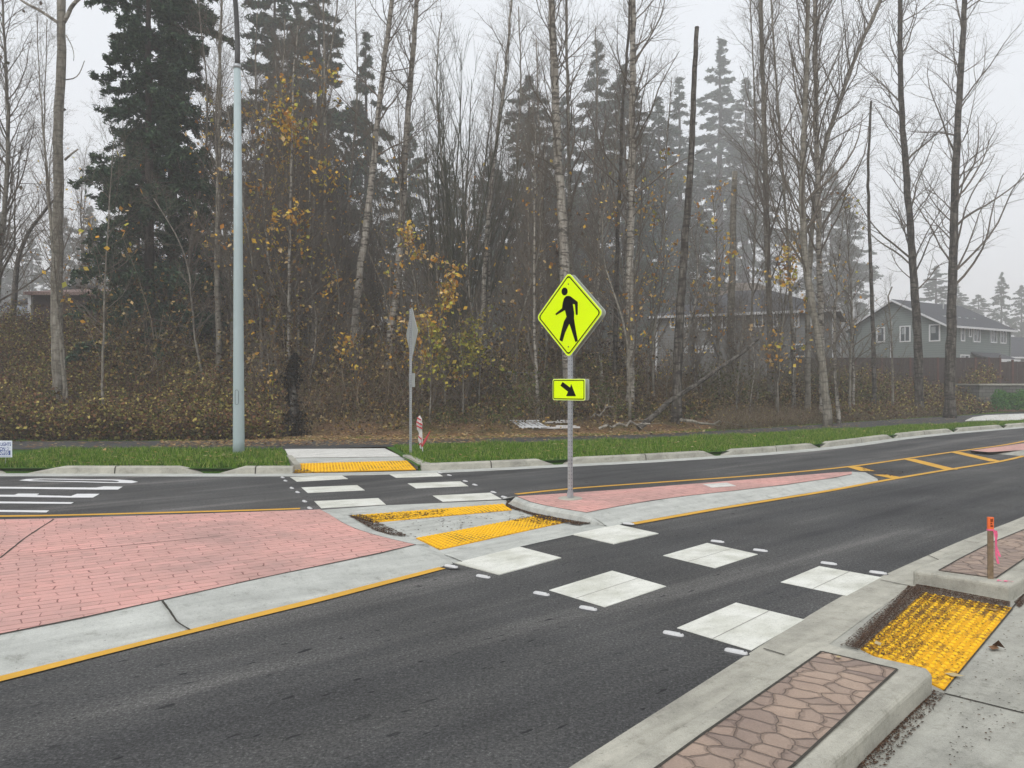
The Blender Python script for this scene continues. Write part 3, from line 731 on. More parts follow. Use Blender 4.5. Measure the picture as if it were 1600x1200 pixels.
near_r = [(982,818.5,.009),(1121,846.5,0),(1188,860.5,0),(1295,881,0),(1372,895.5,0)]
far_l = [(441.6,745.8,0),(446,751,0),(456,762.5,0),(465,769,0),(476,783.3,0),(484,794,0)]
far_r = [(687.5,738.3,0),(702,742.3,0),(727,751.6,0),(742,757.4,0),(771,769,0),(787.5,776.5,0)]
ordn = ['first', 'second', 'third', 'fourth', 'fifth', 'sixth']
ang = math.atan2(P(956,891)[1] - P(858,922)[1], P(956,891)[0] - P(858,922)[0])
proto = make_stud(); used = False
for lst, txt, rot in ((near_l, 'white pavement light, {} from the island, left of the near lane crossing', ang),
                      (near_r, 'white pavement light, {} from the narrow island, right of the near lane crossing', ang),
                      (far_l, 'small white pavement light, {} from the far kerb, left of the far lane crossing', ang * .25),
                      (far_r, 'small white pavement light, {} from the far kerb, right of the far lane crossing', ang * .25)):
    for i, (px, py, z) in enumerate(lst):
        o = proto if not used else copy_tree(proto); used = True
        o.location = P3(px, py + 1.0, z); o.rotation_euler = (0, 0, -R(34) if py > 800 else -R(60))
        tag(o, txt.format(ordn[i]), 'pavement light', 'in-pavement lights beside the crossing')

# ------------------------------------------------------------------ signs
def rounded(pts, r, n=6):
    out = []
    m = len(pts)
    for i in range(m):
        p0, p1, p2 = [Vector(pts[(i + k - 1) % m]) for k in range(3)]
        a, b = (p0 - p1).normalized(), (p2 - p1).normalized(); th = a.angle(b)
        t = r / math.tan(th / 2); c = p1 + (a + b).normalized() * (r / math.sin(th / 2))
        s, e = p1 + a * t - c, p1 + b * t - c
        for k in range(n + 1):
            v = s.lerp(e, k / n); v = v.normalized() * r; out.append(tuple(c + v))
    return out
def plate(name, outline, y0, y1, material, parent):
    """outline in local x,z ; thickness along local y"""
    a = Acc(); a.prism(outline, 0, 1)
    for i, V in enumerate(a.V):
        V2 = V.copy(); V2[:, 1] = y1 + (y0 - y1) * V[:, 2]; V2[:, 2] = V[:, 1]; a.V[i] = V2
    return a.build(name, M[material] if isinstance(material, str) else material, parent)
def ringplate(name, o1, o2, y0, material, parent):
    n = len(o1); a = Acc()
    V = [(x, y0, z) for x, z in o1] + [(x, y0, z) for x, z in o2]
    a.add(V, np.array([(i, (i + 1) % n, (i + 1) % n + n, i + n) for i in range(n)])); return a.build(name, M[material], parent)
def dia(h, r): return rounded([(0, h), (-h, 0), (0, -h), (h, 0)], r)
def rect(w_, h_, r): return rounded([(-w_, h_), (-w_, -h_), (w_, -h_), (w_, h_)], r)
def shift(o, dz, dx=0): return [(x + dx, z + dz) for x, z in o]
def post(parent, h, wd=.05):
    # perforated square tube: holes as small dark discs set into the faces
    a = Acc(); a.box((0, 0, h / 2), (wd, wd, h)); 
    n = int(h / .0254 / 2)
    zc = (np.arange(n) + .5) * h / n
    for sx, sy in ((0, -1), (0, 1), (1, 0), (-1, 0)):
        for z in zc:
            an = np.arange(6) * math.pi / 3; r = .0075
            if sy: V = [(r * math.cos(t), sy * (wd / 2 + .0008), z + r * math.sin(t)) for t in an]
            else: V = [(sx * (wd / 2 + .0008), r * math.cos(t), z + r * math.sin(t)) for t in an]
            a.add(V, np.array([list(range(6))]), 1)
    return a.build('post', [M['galv'], M['dark_metal']], parent)
bx, by = P(891, 779, ZB); theta = R(38)
sg = empty('pedestrian_crossing_sign', (bx, by, ZB), -R(43.5))
tag(sg, 'fluorescent yellow-green diamond sign with walking figure above an arrow plate', 'road sign')
dist = by
def zz(py): return CAMH + (600 - py) / FPX * dist - ZB
post(sg, zz(440))
zc = (zz(426) + zz(559)) / 2; hd = (zz(426) - zz(559)) / 2 + .004
def sign_face(parent, yf, flip=1):
    pass
fr = plate('backing_panel', shift(dia(hd - .004, .06), zc), .045, .062, 'alu', sg); tag(fr, 'grey back panel of the diamond')
pn = plate('diamond_panel', shift(dia(hd, .06), zc), -.034, -.027, 'lime_edge', sg)
plate('face', shift(dia(hd - .010, .055), zc), -.0365, -.0335, 'lime', pn)
ringplate('border', shift(dia(hd - .038, .045), zc), shift(dia(hd - .062, .04), zc), -.0385, 'black', pn)
def loc(Xz, Yz):
    u = (Xz - 355); s = hd / 245 if u < 0 else hd / 257
    yh = 430 - (Xz - 110) * .0697
    return (u * s, zc + (yh - Yz) * hd / 333)
head = [loc(326 + 22.5 * math.cos(t), 229 + 30.5 * math.sin(t)) for t in np.linspace(0, 2 * math.pi, 24, endpoint=False)]
fig = Acc()
body_px = [(338,266),(352,264),(368,267),(424,312),(426,318),(425,412),(411,412),(404,331),(388,328),(398,395),(397,440),(411,530),(426,612),(408,622),(383,545),(362,480),(352,500),(330,550),(310,620),(288,609),(306,525),(322,462),(341,425),(336,405),(329,374),(263,413),(257,402),(307,360),(313,315),(322,283)]
bp = plate('pedestrian_symbol', head, -.0395, -.0375, 'black', pn)
b2 = plate('pedestrian_symbol', [loc(*q) for q in body_px], -.0395, -.0375, 'black', pn)
# join head and body into one symbol
bpm = bmesh.new(); bpm.from_mesh(bp.data); bpm.from_mesh(b2.data); bpm.to_mesh(bp.data); bpm.free(); bpy.data.objects.remove(b2)
for z in (zc + hd * .72, zc - hd * .74):
    a = Acc(); V, Fz = tube_cap([(0, -.044, z), (0, -.036, z)], [.009, .009], 8); a.add(V, Fz); a.build('bolt', M['dark_metal'], pn)
zp = (zz(592) + zz(625.5)) / 2; hp = (zz(592) - zz(625.5)) / 2; wp = hp * 1.95
plate('backing_panel', shift(rect(wp - .003, hp - .003, .03), zp), .045, .060, 'alu', sg)
pp = plate('arrow_panel', shift(rect(wp, hp, .03), zp), -.034, -.027, 'lime_edge', sg)
plate('face', shift(rect(wp - .007, hp - .007, .026), zp), -.0365, -.0335, 'lime', pp)
ringplate('border', shift(rect(wp - .014, hp - .014, .022), zp), shift(rect(wp - .026, hp - .026, .016), zp), -.0385, 'black', pp)
arrow_px = [(312,934),(368,974),(376,948),(411,1036),(338,1039),(353,1006),(296,963)]
plate('arrow_symbol', [((x - 356) * wp / 121, zp + (990 - (x - 356) * .04 - y) * hp / 80) for x, y in arrow_px], -.0395, -.0375, 'black', pp)
# post foot: round grout collar
a = Acc(); V, Fz = tube_cap([(0, 0, 0), (0, 0, .012)], [.17, .16], 20); a.add(V, Fz); a.build('footing', M['kerb'], sg)
a = Acc(); a.box((0, 0, .05), (.062, .062, .09)); a.build('anchor_sleeve', M['galv'], sg)

# far sign, seen from behind
bx, by = P(641.5, 709, .11); dist = by
s2 = empty('pedestrian_crossing_sign', (bx, by, .11), R(180 - 70))
tag(s2, 'grey backs of a diamond sign and small plate on the post beside the kerb ramp', 'road sign')
def zz2(py): return CAMH + (600 - py) / FPX * dist - .11
post(s2, zz2(483))
zc = (zz2(479) + zz2(563)) / 2; hd = (zz2(479) - zz2(563)) / 2
pn2 = plate('diamond_panel', shift(dia(hd, .05), zc), -.034, -.027, 'alu', s2)
plate('face', shift(dia(hd - .01, .045), zc), -.0365, -.0335, 'lime', pn2)
ringplate('border', shift(dia(hd - .038, .04), zc), shift(dia(hd - .055, .035), zc), -.0385, 'black', pn2)
zp = (zz2(584) + zz2(604)) / 2; hp = .155
pq = plate('arrow_panel', shift(rect(.30, hp, .03), zp), -.034, -.027, 'alu', s2)
plate('face', shift(rect(.293, hp - .007, .026), zp), -.0365, -.0335, 'lime', pq)

# yard sign at the far left
def text_mesh(body, size, material, parent, loc, name='lettering', extr=.0006, rx=R(90), rz=0, sx=1):
    cu = bpy.data.curves.new(name, 'FONT'); cu.body = body; cu.size = size; cu.extrude = extr; cu.offset = size * .022
    to = bpy.data.objects.new(name + '_tmp', cu); C.objects.link(to)
    me = bpy.data.meshes.new_from_object(to.evaluated_get(bpy.context.evaluated_depsgraph_get()))
    bpy.data.objects.remove(to); me.materials.clear(); me.materials.append(M[material])
    o = link(name, me, parent); o.location = loc; o.rotation_euler = (rx, 0, rz); o.scale = (sx, 1, 1); return o
d = 14.85; pm = FPX / d
ys_ = empty('yard_sign', ((9 - 800) / pm, d, .08))
tag(ys_, 'white yard sign with blue lettering on wire stakes in the grass at far left', 'yard sign')
wl, wr = (-30 - 9) / pm, (19 - 9) / pm; zt, zb = 1.7 - (688.5 - 600) / pm - .08, 1.7 - (714.5 - 600) / pm - .08
a = Acc(); a.box(((wl + wr) / 2, 0, (zt + zb) / 2), (wr - wl, .006, zt - zb)); bd = a.build('board', M['signwhite'], ys_)
text_mesh('LIGHTS', .092, 'blue', bd, ((.9 - 9) / pm, -.0045, zt - .10), sx=.68)
text_mesh('ON', .095, 'blue', bd, ((-.3 - 9) / pm, -.0045, zt - .19), sx=.72)
a = Acc(); a.box(((wl + wr - .02) / 2, -.0042, zb + .088), (wr - wl - .04, .002, .088)); a.build('blue_band', M['blue'], bd)
text_mesh('-0935', .095, 'signwhite', bd, ((-1 - 9) / pm, -.0065, zb + .056), sx=.85)
text_mesh('www  .  www', .03, 'blue', bd, ((-1 - 9) / pm, -.0045, zb + .012), sx=1.0) if False else None
a = Acc()
for k in range(9):
    a.box(((1 + k * 1.9 - 9) / pm, -.0042, zb + .022), (.016, .002, .012))
a.build('small_print', M['blue'], bd)
a = Acc()   # little bulb drawing
an = np.linspace(0, 2 * math.pi, 14, endpoint=False); bxx, bz = (12.5 - 9) / pm, zt - .155
V = [(bxx + .022 * math.cos(t), -.0045, bz + .026 * math.sin(t)) for t in an] + [(bxx + .015 * math.cos(t), -.0045, bz + .019 * math.sin(t)) for t in an]
a.add(V, np.array([(i, (i + 1) % 14, (i + 1) % 14 + 14, i + 14) for i in range(14)]))
for t in np.linspace(.2, math.pi - .2, 5): a.box((bxx + .045 * math.cos(t), -.0045, bz + .04 * math.sin(t)), (.014, .001, .005))
a.build('bulb_symbol', M['blue'], bd)
a = Acc()
for x in (wr - .13, wl + .13):
    V, Fz = tube_cap([(x, .004, -.02), (x, .004, zb + .15)], [.0035, .0035], 5); a = Acc(); a.add(V, Fz); a.build('wire_stake', M['galv'], ys_)

# wooden survey stake, foreground right
sx, sy = P(1547.5, 904, .13)
st = empty('survey_stake', (sx, sy, .13), R(-8))
tag(st, 'wooden survey stake with orange painted top and pink ribbon at the planter corner', 'stake')
hh = CAMH - (808 - 600) / FPX * sy - .13; ht = CAMH - (827 - 600) / FPX * sy - .13
a = Acc(); a.box((0, 0, ht / 2 - .01), (.040, .018, ht + .02)); a.build('wooden_lath', M['wood_stake'], st)
a = Acc(); a.box((0, 0, (hh + ht) / 2), (.043, .021, hh - ht)); top_ = a.build('painted_top', M['orange'], st)
text_mesh('SS x 8', .026, 'black', top_, (-.004, -.0125, hh - .012), 'handwriting', .0004, R(90)).rotation_euler = (R(90), R(90), 0)
rb = Acc()
a_, b2_ = .0215, .0125
rb.box((0, 0, ht - .004), (.048, .026, .012))
rng = np.random.default_rng(3)
for k, (dx, ln) in enumerate(((.004, .27), (.010, .21))):
    t = np.linspace(0, 1, 9); cx = .014 + dx + t * .035 + .003 * np.sin(t * 7 + k); cyy = -.018 - .012 * np.sin(t * 5 + k); cz = ht - .004 - t * ln
    L1 = np.stack([cx - .007 - .003 * np.sin(t * 3), cyy, cz], 1); L2 = np.stack([cx + .007, cyy - .010 * np.cos(t * 6), cz], 1)
    rb.add(np.concatenate([L1, L2, L1 + (0, .0012, 0), L2 + (0, .0012, 0)]), np.array([(i, i + 1, i + 10, i + 9) for i in range(8)] + [(i + 18, i + 27, i + 28, i + 19) for i in range(8)]))
rb.build('ribbon', M['pink'], st)
a = Acc()
x0, y0 = P(1567, 908, .13); V = [];
for i in range(7):
    V += [(x0 - .05 + i * .018, y0 + .02 * math.sin(i * 2.1) - i * .004, .136 + .004 * (i % 2)), (x0 - .05 + i * .018, y0 - .016 + .012 * math.sin(i * 1.7) - i * .004, .137)]
a.add(V, np.array([(2 * i, 2 * i + 1, 2 * i + 3, 2 * i + 2) for i in range(6)])); tag(a.build('ribbon_scrap', M['pink']), 'scrap of pink ribbon lying on the planter kerb beside the stake', 'ribbon')

# taped stake on the far verge
tx, ty = P(659, 707, .11)
ts = empty('taped_stake', (tx, ty, .11))
tag(ts, 'leaning stake wrapped in red and white tape beside the ramp', 'stake')
sc1 = ty / FPX
a = Acc(); V, Fz = tube_cap([(.02, 0, 0), (0, 0, .45), (-.01, 0, .80)], [.014, .014, .014], 6); a.add(V, Fz); a.build('wooden_lath', M['tape_white'], ts)
rng = np.random.default_rng(5); ts_z = np.array([.10, .2, .32, .44, .56, .68, .76, .84]); wz = np.array([.02, .025, .032, .038, .055, .062, .05, .015])
lean = -.02 - ts_z * .05
a = Acc(); V, Fz = tube_cap(np.stack([lean, 0 * ts_z, ts_z], 1), list(wz), 6); V[:, 1] *= .5; V += rng.normal(size=V.shape) * .012; a.add(V, Fz); tp = a.build('tape_wrap', M['tape_white'], ts)
for z, t in ((.78, .5), (.68, .55), (.59, .5), (.34, .9), (.20, -.6)):
    a = Acc(); w_ = np.interp(z, ts_z, wz) * 2 + .012; x = np.interp(z, ts_z, lean); a.box((x, -.002, z), (w_, np.interp(z, ts_z, wz) + .03, .034))
    a.V[-1][:, 2] += (a.V[-1][:, 0] - x) * -t; a.build('red_stripe', M['tape_red'], tp)
a = Acc(); V, Fz = tube_cap([(.0, -.02, .14), (.08, -.02, .28), (.20, -.02, .50)], [.026, .03, .004], 5); V[:, 1] *= .5; a.add(V, Fz); a.build('loose_tape_end', M['tape_red'], ts)

# ------------------------------------------------------------------ street light
lx, ly = P(373, 709, .10)
sl = empty('street_light', (lx, ly, .10)); tag(sl, 'tall pale blue-grey street light pole standing in the grass verge', 'street light')
def zl(py): return CAMH + (600 - py) / FPX * ly - .10
def ltube(path, rad, k, name, m, parent=sl, smooth=True):
    a = Acc(); V, Fz = tube_cap(path, rad, k); a.add(V, Fz); return a.build(name, M[m], parent, smooth)
pole = ltube([(0, 0, -.1), (0, 0, .3), (-.01, 0, 4.5), (-.035, 0, zl(107))], [.130, .128, .102, .075], 24, 'pole', 'polepaint')
ltube([(-.035, 0, zl(107)), (-.035, 0, zl(101))], [.085, .085], 20, 'collar', 'galv')
arm = [(-.03, 0, zl(103)), (-.02, -.02, zl(40)), (.0, -.5, zl(-60)), (.05, -1.5, zl(-95)), (.15, -3.0, zl(-100))]
ltube(resample(smoothline(np.array(arm), .15), 24), list(np.linspace(.062, .035, 24)), 14, 'arm', 'dark_metal')
a = Acc(); an = np.linspace(0, 2 * math.pi, 16, endpoint=False)
rings = [(0, .02), (.05, .09), (.3, .16), (.6, .14), (.72, .03)]
V = [(.15 + r_ * math.cos(t), -2.9 - yy, zl(-100) + (.07 if math.sin(t) > 0 else .03) * math.sin(t) * r_ / .16) for yy, r_ in rings for t in an]
a.add(V, [np.array([(k * 16 + i, k * 16 + (i + 1) % 16, (k + 1) * 16 + (i + 1) % 16, (k + 1) * 16 + i) for k in range(4) for i in range(16)])]); a.build('luminaire', M['galv'], sl, True)
hy = -.1275   # hand hole cover: an oval rim and plate
ov = rounded([(-.042, zl(609)), (-.042, zl(632)), (.042, zl(632)), (.042, zl(609))], .04, 6)
ov2 = rounded([(-.034, zl(609) - .008), (-.034, zl(632) + .008), (.034, zl(632) + .008), (.034, zl(609) - .008)], .032, 6)
ox = ringplate('hand_hole_cover', ov, ov2, -.128, 'dark_metal', sl)
for v in ox.data.vertices: v.co.y = -math.sqrt(max(.0001, .129 ** 2 - v.co.x ** 2)) + .0

# ------------------------------------------------------------------ houses
def wall_pt(A, B, px):
    """parameter along wall A->B hit by the line of sight through px"""
    k = (px - 800) / FPX; dx, dy = B[0] - A[0], B[1] - A[1]
    t = (k * A[1] - A[0]) / (dx - k * dy); return t, A[1] + t * dy
def windows(parent, A, B, lst):
    A = np.array(A); B = np.array(B); T = (B - A) / np.linalg.norm(B - A); N = np.array([T[1], -T[0]])
    if np.dot(N, -A) < 0: N = -N
    rz = math.atan2(T[1], T[0])
    for (p0, p1, y0, y1) in lst:
        t0, d0 = wall_pt(A, B, p0); t1, d1 = wall_pt(A, B, p1); dm = (d0 + d1) / 2
        q0, q1 = A + (B - A) * t0, A + (B - A) * t1; c = (q0 + q1) / 2; wd = np.linalg.norm(q1 - q0)
        zt, zb = CAMH + (600 - y0) / FPX * dm, CAMH + (600 - y1) / FPX * dm
        a = Acc(); f = .11; cc = c + N * .03
        for sgn in (-1, 1): a.box((*(cc + T * sgn * (wd / 2 - f / 2)), (zt + zb) / 2), (f, .08, zt - zb), rz)
        a.box((*cc, zt - f / 2), (wd - 2 * f, .08, f), rz); a.box((*cc, zb + f / 2), (wd - 2 * f, .08, f), rz)
        if wd > 1.0: a.box((*cc, (zt + zb) / 2), (.05, .07, zt - zb - 2 * f), rz)
        fr = a.build('window', M['trim'], parent)
        a = Acc(); a.box((*(c + N * .012), (zt + zb) / 2), (wd - 2 * f, .02, zt - zb - 2 * f), rz); a.build('pane', M['pane'], fr)
        a = Acc(); a.box((*(c + N * .026 - T * wd * .12), zt - f - (zt - zb) * .25), (wd * .4, .004, (zt - zb) * .38), rz); a.build('blind', M['curtain'], fr)
def quad(a, pts, th=.12, m=0):
    """a roof plane with thickness"""
    V = [Vector(p) for p in pts]; n = (V[1] - V[0]).cross(V[2] - V[0]).normalized()
    if n.z < 0: n = -n
    k = len(V); W_ = [v - n * th for v in V]
    a.add([tuple(v) for v in V + W_], [np.array([list(range(k))]), np.array([list(range(k, 2 * k))[::-1]]), np.array([(i, i + k, (i + 1) % k + k, (i + 1) % k) for i in range(k)])], m)
# right hand gabled house
HB = empty('house', (37.3, 66, 1.6)); HB.location = (0, 0, 0)
tag(HB, 'grey-green gabled two-storey house with white windows behind the fence at right', 'house')
B0 = np.array((37.3, 66.)); T1 = np.array((9.3, 6.)) / np.linalg.norm((9.3, 6.)); T2 = np.array((-T1[1], T1[0]))
Lh, Wh, ze, zr = 11.2, 9.2, 6.85, 9.3
Cc = B0 + T1 * Lh; A0 = B0 + T2 * Wh; D0 = Cc + T2 * Wh
a = Acc(); a.prism([tuple(B0), tuple(Cc), tuple(D0), tuple(A0)], 1.4, ze)
for e0, e1 in ((B0, A0), (Cc, D0)):
    m_ = (e0 + e1) / 2; s_in = T1 * (.0 if e0 is B0 else 0)
    a.add([(*e0, ze), (*e1, ze), (*m_, zr - .12)], np.array([(0, 1, 2)]))
a.build('wall', M['siding'], HB)
a = Acc(); ov_ = .45
r0, r1 = (B0 + A0) / 2 - T1 * ov_, (Cc + D0) / 2 + T1 * ov_
e0, e1 = B0 - T2 * ov_ - T1 * ov_, Cc - T2 * ov_ + T1 * ov_; f0, f1 = A0 + T2 * ov_ - T1 * ov_, D0 + T2 * ov_ + T1 * ov_
zo = ze - ov_ * (zr - ze) / (Wh / 2)
quad(a, [(*e0, zo + .1), (*e1, zo + .1), (*r1, zr + .1), (*r0, zr + .1)]); quad(a, [(*f0, zo + .1), (*r0, zr + .102), (*r1, zr + .102), (*f1, zo + .1)])
a.build('roof', M['roof'], HB)
def bar(a, p, q, w_=.06, h_=.18):
    p, q = Vector(p), Vector(q); d = (q - p); s = Vector((d.y, -d.x, 0)).normalized() * w_ / 2; u = Vector((0, 0, h_ / 2))
    V = [p - s - u, p + s - u, p + s + u, p - s + u, q - s - u, q + s - u, q + s + u, q - s + u]
    a.add([tuple(v) for v in V], np.array([(0,1,2,3),(7,6,5,4),(0,4,5,1),(1,5,6,2),(2,6,7,3),(3,7,4,0)]))
a = Acc(); bar(a, (*(e0 - T2 * .05), zo + .02), (*(e1 - T2 * .05), zo + .02)); a.build('gutter', M['trim'], HB)
a = Acc(); s1 = T1 * .04
bar(a, (*(e0 - s1), zo - .02), (*(r0 - s1), zr - .02)); bar(a, (*(f0 - s1), zo - .02), (*(r0 - s1), zr - .02)); a.build('bargeboard', M['trim'], HB)
a = Acc(); a.box((*(B0 + (A0 - B0) * .5 - T1 * .03), 4.3), (.12, .12, 4.6)); 
t, _ = wall_pt(A0, B0, 1393); q = A0 + (B0 - A0) * t; a = Acc(); a.box((*(q - T1 * .05), 4.6), (.12, .10, 5.6), math.atan2(T2[1], T2[0])); a.build('trim_board', M['trim'], HB)
for cpt in (B0, Cc):
    a = Acc(); a.box((*cpt, 4.1), (.16, .16, 5.3), math.atan2(T1[1], T1[0])); a.build('corner_board', M['siding'], HB)
windows(HB, A0, B0, [(1362,1367,513,534), (1370,1383,511,535), (1406,1423,509,534.5), (1452,1469.5,506.5,533.5)])
windows(HB, B0, Cc, [(1500.5,1507,509.5,533.5), (1513,1517.6,510,527), (1520,1531,511.5,535), (1547,1557,514,536), (1562,1571.5,515.5,537), (1500,1514,554,566), (1562,1572,556,566)])
a = Acc(); t0, _ = wall_pt(B0, Cc, 1517); t1, _ = wall_pt(B0, Cc, 1560); q0, q1 = B0 + T1 * Lh * t0, B0 + T1 * Lh * t1
quad(a, [(*(q0 - T2 * 1.8), 3.9), (*(q1 - T2 * 1.8), 3.9), (*q1, 4.55), (*q0, 4.55)]); pr = a.build('porch_roof', M['roof'], HB)
a = Acc(); bar(a, (*(q0 - T2 * 1.84), 3.82), (*(q1 - T2 * 1.84), 3.82), .05, .16)
for q in (q0, q1): a.box((*(q - T2 * 1.7), 2.7), (.12, .12, 2.2))
a.build('porch_frame', M['trim'], HB)
a = Acc()
for k in range(5): a.box((*(B0 + T1 * (2.6 + k * 1.3) + T2 * 1.6), ze + .9), (.25, .3, .14), math.atan2(T1[1], T1[0]))
q = B0 + T1 * 6 + T2 * 3.4; V, Fz = tube_cap([(*q, 8.3), (*q, 9.4)], [.06, .06], 8); a.add(V, Fz); a.build('roof_vent', M['alu'], HB)
# left house, hipped
def hip_house(name, K, L, Rr, ze, zr, z0, label, wallm):
    K, L, Rr = map(np.array, (K, L, Rr)); D = L + Rr - K
    Hh = empty(name, (0, 0, 0)); tag(Hh, label, 'house')
    a = Acc(); a.prism([tuple(K), tuple(Rr), tuple(D), tuple(L)], z0, ze); a.build('wall', M[wallm], Hh)
    u = (L - K) / np.linalg.norm(L - K); v = (Rr - K) / np.linalg.norm(Rr - K); o = .45
    lu, lv = np.linalg.norm(L - K), np.linalg.norm(Rr - K)
    k_, l_, r_, d_ = K - u * o - v * o, L + u * o - v * o, Rr + v * o - u * o, D + u * o + v * o
    h = min(lu, lv) / 2
    if lu > lv: g0, g1 = K + u * h + v * lv / 2, L - u * h + v * lv / 2
    else: g0, g1 = K + v * h + u * lu / 2, Rr - v * h + u * lu / 2
    z1 = ze + .06
    a = Acc()
    if lu > lv:
        quad(a, [(*k_, z1), (*l_, z1), (*g1, zr), (*g0, zr)]); quad(a, [(*r_, z1), (*g0, zr), (*g1, zr), (*d_, z1)])
        quad(a, [(*k_, z1), (*g0, zr), (*r_, z1)]); quad(a, [(*l_, z1), (*d_, z1), (*g1, zr)])
    a.build('roof', M['roof'], Hh)
    a = Acc(); bar(a, (*(k_ - v * .03), z1 - .06), (*(l_ - v * .03), z1 - .06)); bar(a, (*(k_ - u * .03), z1 - .06), (*(r_ - u * .03), z1 - .06)); a.build('gutter', M['trim'], Hh)
    for c_ in (K, L, Rr):
        a = Acc(); a.box((*c_, (z0 + ze) / 2), (.16, .16, ze - z0 - .02), math.atan2(u[1], u[0])); a.build('corner_board', M['trim'], Hh)
    return Hh
K_, L_, R_ = (22.6, 54.), (11.2, 59.6), (27.0, 63.2)
HA = hip_house('house', K_, L_, R_, 6.85, 9.2, 1.0, 'long grey two-storey house with hipped roof seen through the bare trees', 'siding2')
windows(HA, K_, L_, [(1047,1056.5,495,512.5), (1068,1075,494,511.5), (1090,1112,490,516.5), (1127,1136,492,513), (1178,1193,490,511.5), (1207,1215.5,488,511.5), (1241,1249,486,512),
                     (1259,1269,485,512), (1070,1075,540,552), (1086,1093,540,551.5), (1097,1105,540,551.5), (1109,1116,540,551.5), (1241,1260,537,558)])
windows(HA, K_, R_, [(1310,1324,492,517), (1332,1345,493,518), (1329,1348,539,558)])
# far right low house
a = Acc(); HC = empty('house', (0, 0, 0)); tag(HC, 'low grey house with dark roof at the right edge behind the fence', 'house')
a.prism([(52.5, 82), (64, 84), (62, 92), (50.5, 90)], 1.5, 4.6); a.build('wall', M['siding'], HC)
a = Acc(); quad(a, [(52, 81.4, 4.55), (65, 83.6, 4.55), (64, 88, 7.0), (51, 86, 7.0)]); quad(a, [(51, 86, 7.0), (64, 88, 7.0), (63, 92.5, 4.55), (50, 90.5, 4.55)]); a.build('roof', M['roof'], HC)
a = Acc(); bar(a, (52, 81.35, 4.5), (65, 83.55, 4.5)); a.build('gutter', M['trim'], HC)
# shed with leaf strewn roof at left
zs = 3.2
SH = empty('shed', (0, 0, 0)); tag(SH, 'low dark red-brown shed with leaf-strewn roof on top of the bank at left', 'shed')
x0, x1 = Wd(52, 0, 38)[0], Wd(345, 0, 38)[0]; ztop = Wd(0, 457, 38)[2]
a = Acc(); a.prism([(x0, 38), (x1, 38.6), (x1, 43), (x0, 42.4)], 2.2, ztop); a.build('wall', M['shed_wall'], SH)
a = Acc(); quad(a, [(x0 - .25, 37.6, ztop), (x1 + .3, 38.2, ztop), (x1 + .3, 43.3, ztop + .75), (x0 - .25, 42.7, ztop + .75)], .16); a.build('roof', M['shed_roof'], SH)
a = Acc(); a.box((x0 - .05, 37.85, (ztop + 2.5) / 2), (.16, .16, ztop - 2.5)); a.build('corner_post', M['trim'], SH)
B2 = empty('house', (0, 0, 0)); tag(B2, 'grey house with low slate-blue roof at the left edge of the bank', 'house')
a = Acc(); a.prism([(-38, 44), (-28.6, 44), (-28.6, 52), (-38, 52)], 2.4, 5.2); a.build('wall', M['siding2'], B2)
a = Acc(); quad(a, [(-39, 43.4, 5.2), (-28.2, 43.4, 5.2), (-28.2, 48, 6.6), (-39, 48, 6.6)]); quad(a, [(-39, 48, 6.6), (-28.2, 48, 6.6), (-28.2, 52.6, 5.2), (-39, 52.6, 5.2)]); a.build('roof', M['slate'], B2)
a = Acc(); quad(a, [(-36, 54, 7.2), (-31.5, 56, 9.1), (-31.5, 62, 9.1), (-36, 62, 7.2)], .2); quad(a, [(-31.5, 56, 9.1), (-26.5, 56.5, 7.0), (-26.5, 62, 7.0), (-31.5, 62, 9.1)], .2); 
HD = empty('house', (0, 0, 0)); tag(HD, 'dark gabled house roof showing faintly behind the shed at left', 'house'); a.build('roof', M['roof'], HD)
a = Acc(); a.prism([(-35, 56.5), (-27.5, 56.8), (-27.5, 62), (-35, 62)], 2.6, 7.1); a.build('wall', M['siding2'], HD)

# ------------------------------------------------------------------ fence, retaining wall, hedge at right
FE = empty('board_fence', (0, 0, 0)); tag(FE, 'long dark brown board fence with reddish posts in front of the houses', 'fence')
fz0, fz1 = 1.66, 3.42
fx = [Wd(px, 0, 50)[0] for px in (1245, 1290, 1336, 1378, 1422, 1465, 1524, 1545, 1562.5, 1582, 1605, 1640, 1680)]
for i in range(len(fx) - 1):
    t_ = fz1 - (.28 if fx[i] >= fx[8] - .01 else 0); a = Acc(); n = max(3, int((fx[i+1] - fx[i]) / .15)); w_ = (fx[i+1] - fx[i] - .1) / n
    for k in range(n): a.box((fx[i] + .05 + (k + .5) * w_, 50 + (.006 if k % 2 else 0), (fz0 + t_) / 2), (w_ - .012, .02, t_ - fz0 - .01))
    a.box((fx[i] + .05 + n * w_ / 2, 50.03, t_ - .05), (n * w_, .03, .09)); a.box((fx[i] + .05 + n * w_ / 2, 50.03, fz0 + .25), (n * w_, .03, .09))
    a.build('board_panel', M['fence'], FE)
for x in fx: a = Acc(); a.box((x, 50, (fz0 + fz1) / 2 - .05), (.11, .11, fz1 - fz0 + .12 - (.28 if x > fx[8] + .1 else 0))); a.build('post', M['fence_post'], FE)
WA = empty('retaining_wall', (0, 0, 0)); tag(WA, 'grey block retaining wall below the brown fence, behind the hedge', 'wall')
a = Acc(); a.prism([(26.9, 44.2), (46, 46.5), (45.9, 46.9), (27.2, 44.65)], 0, 1.62); a.prism([(26.9, 44.21), (27.25, 44.66), (29.0, 49.7), (28.6, 49.7)], 0, 1.62); a.build('blockwork', M['block'], WA)
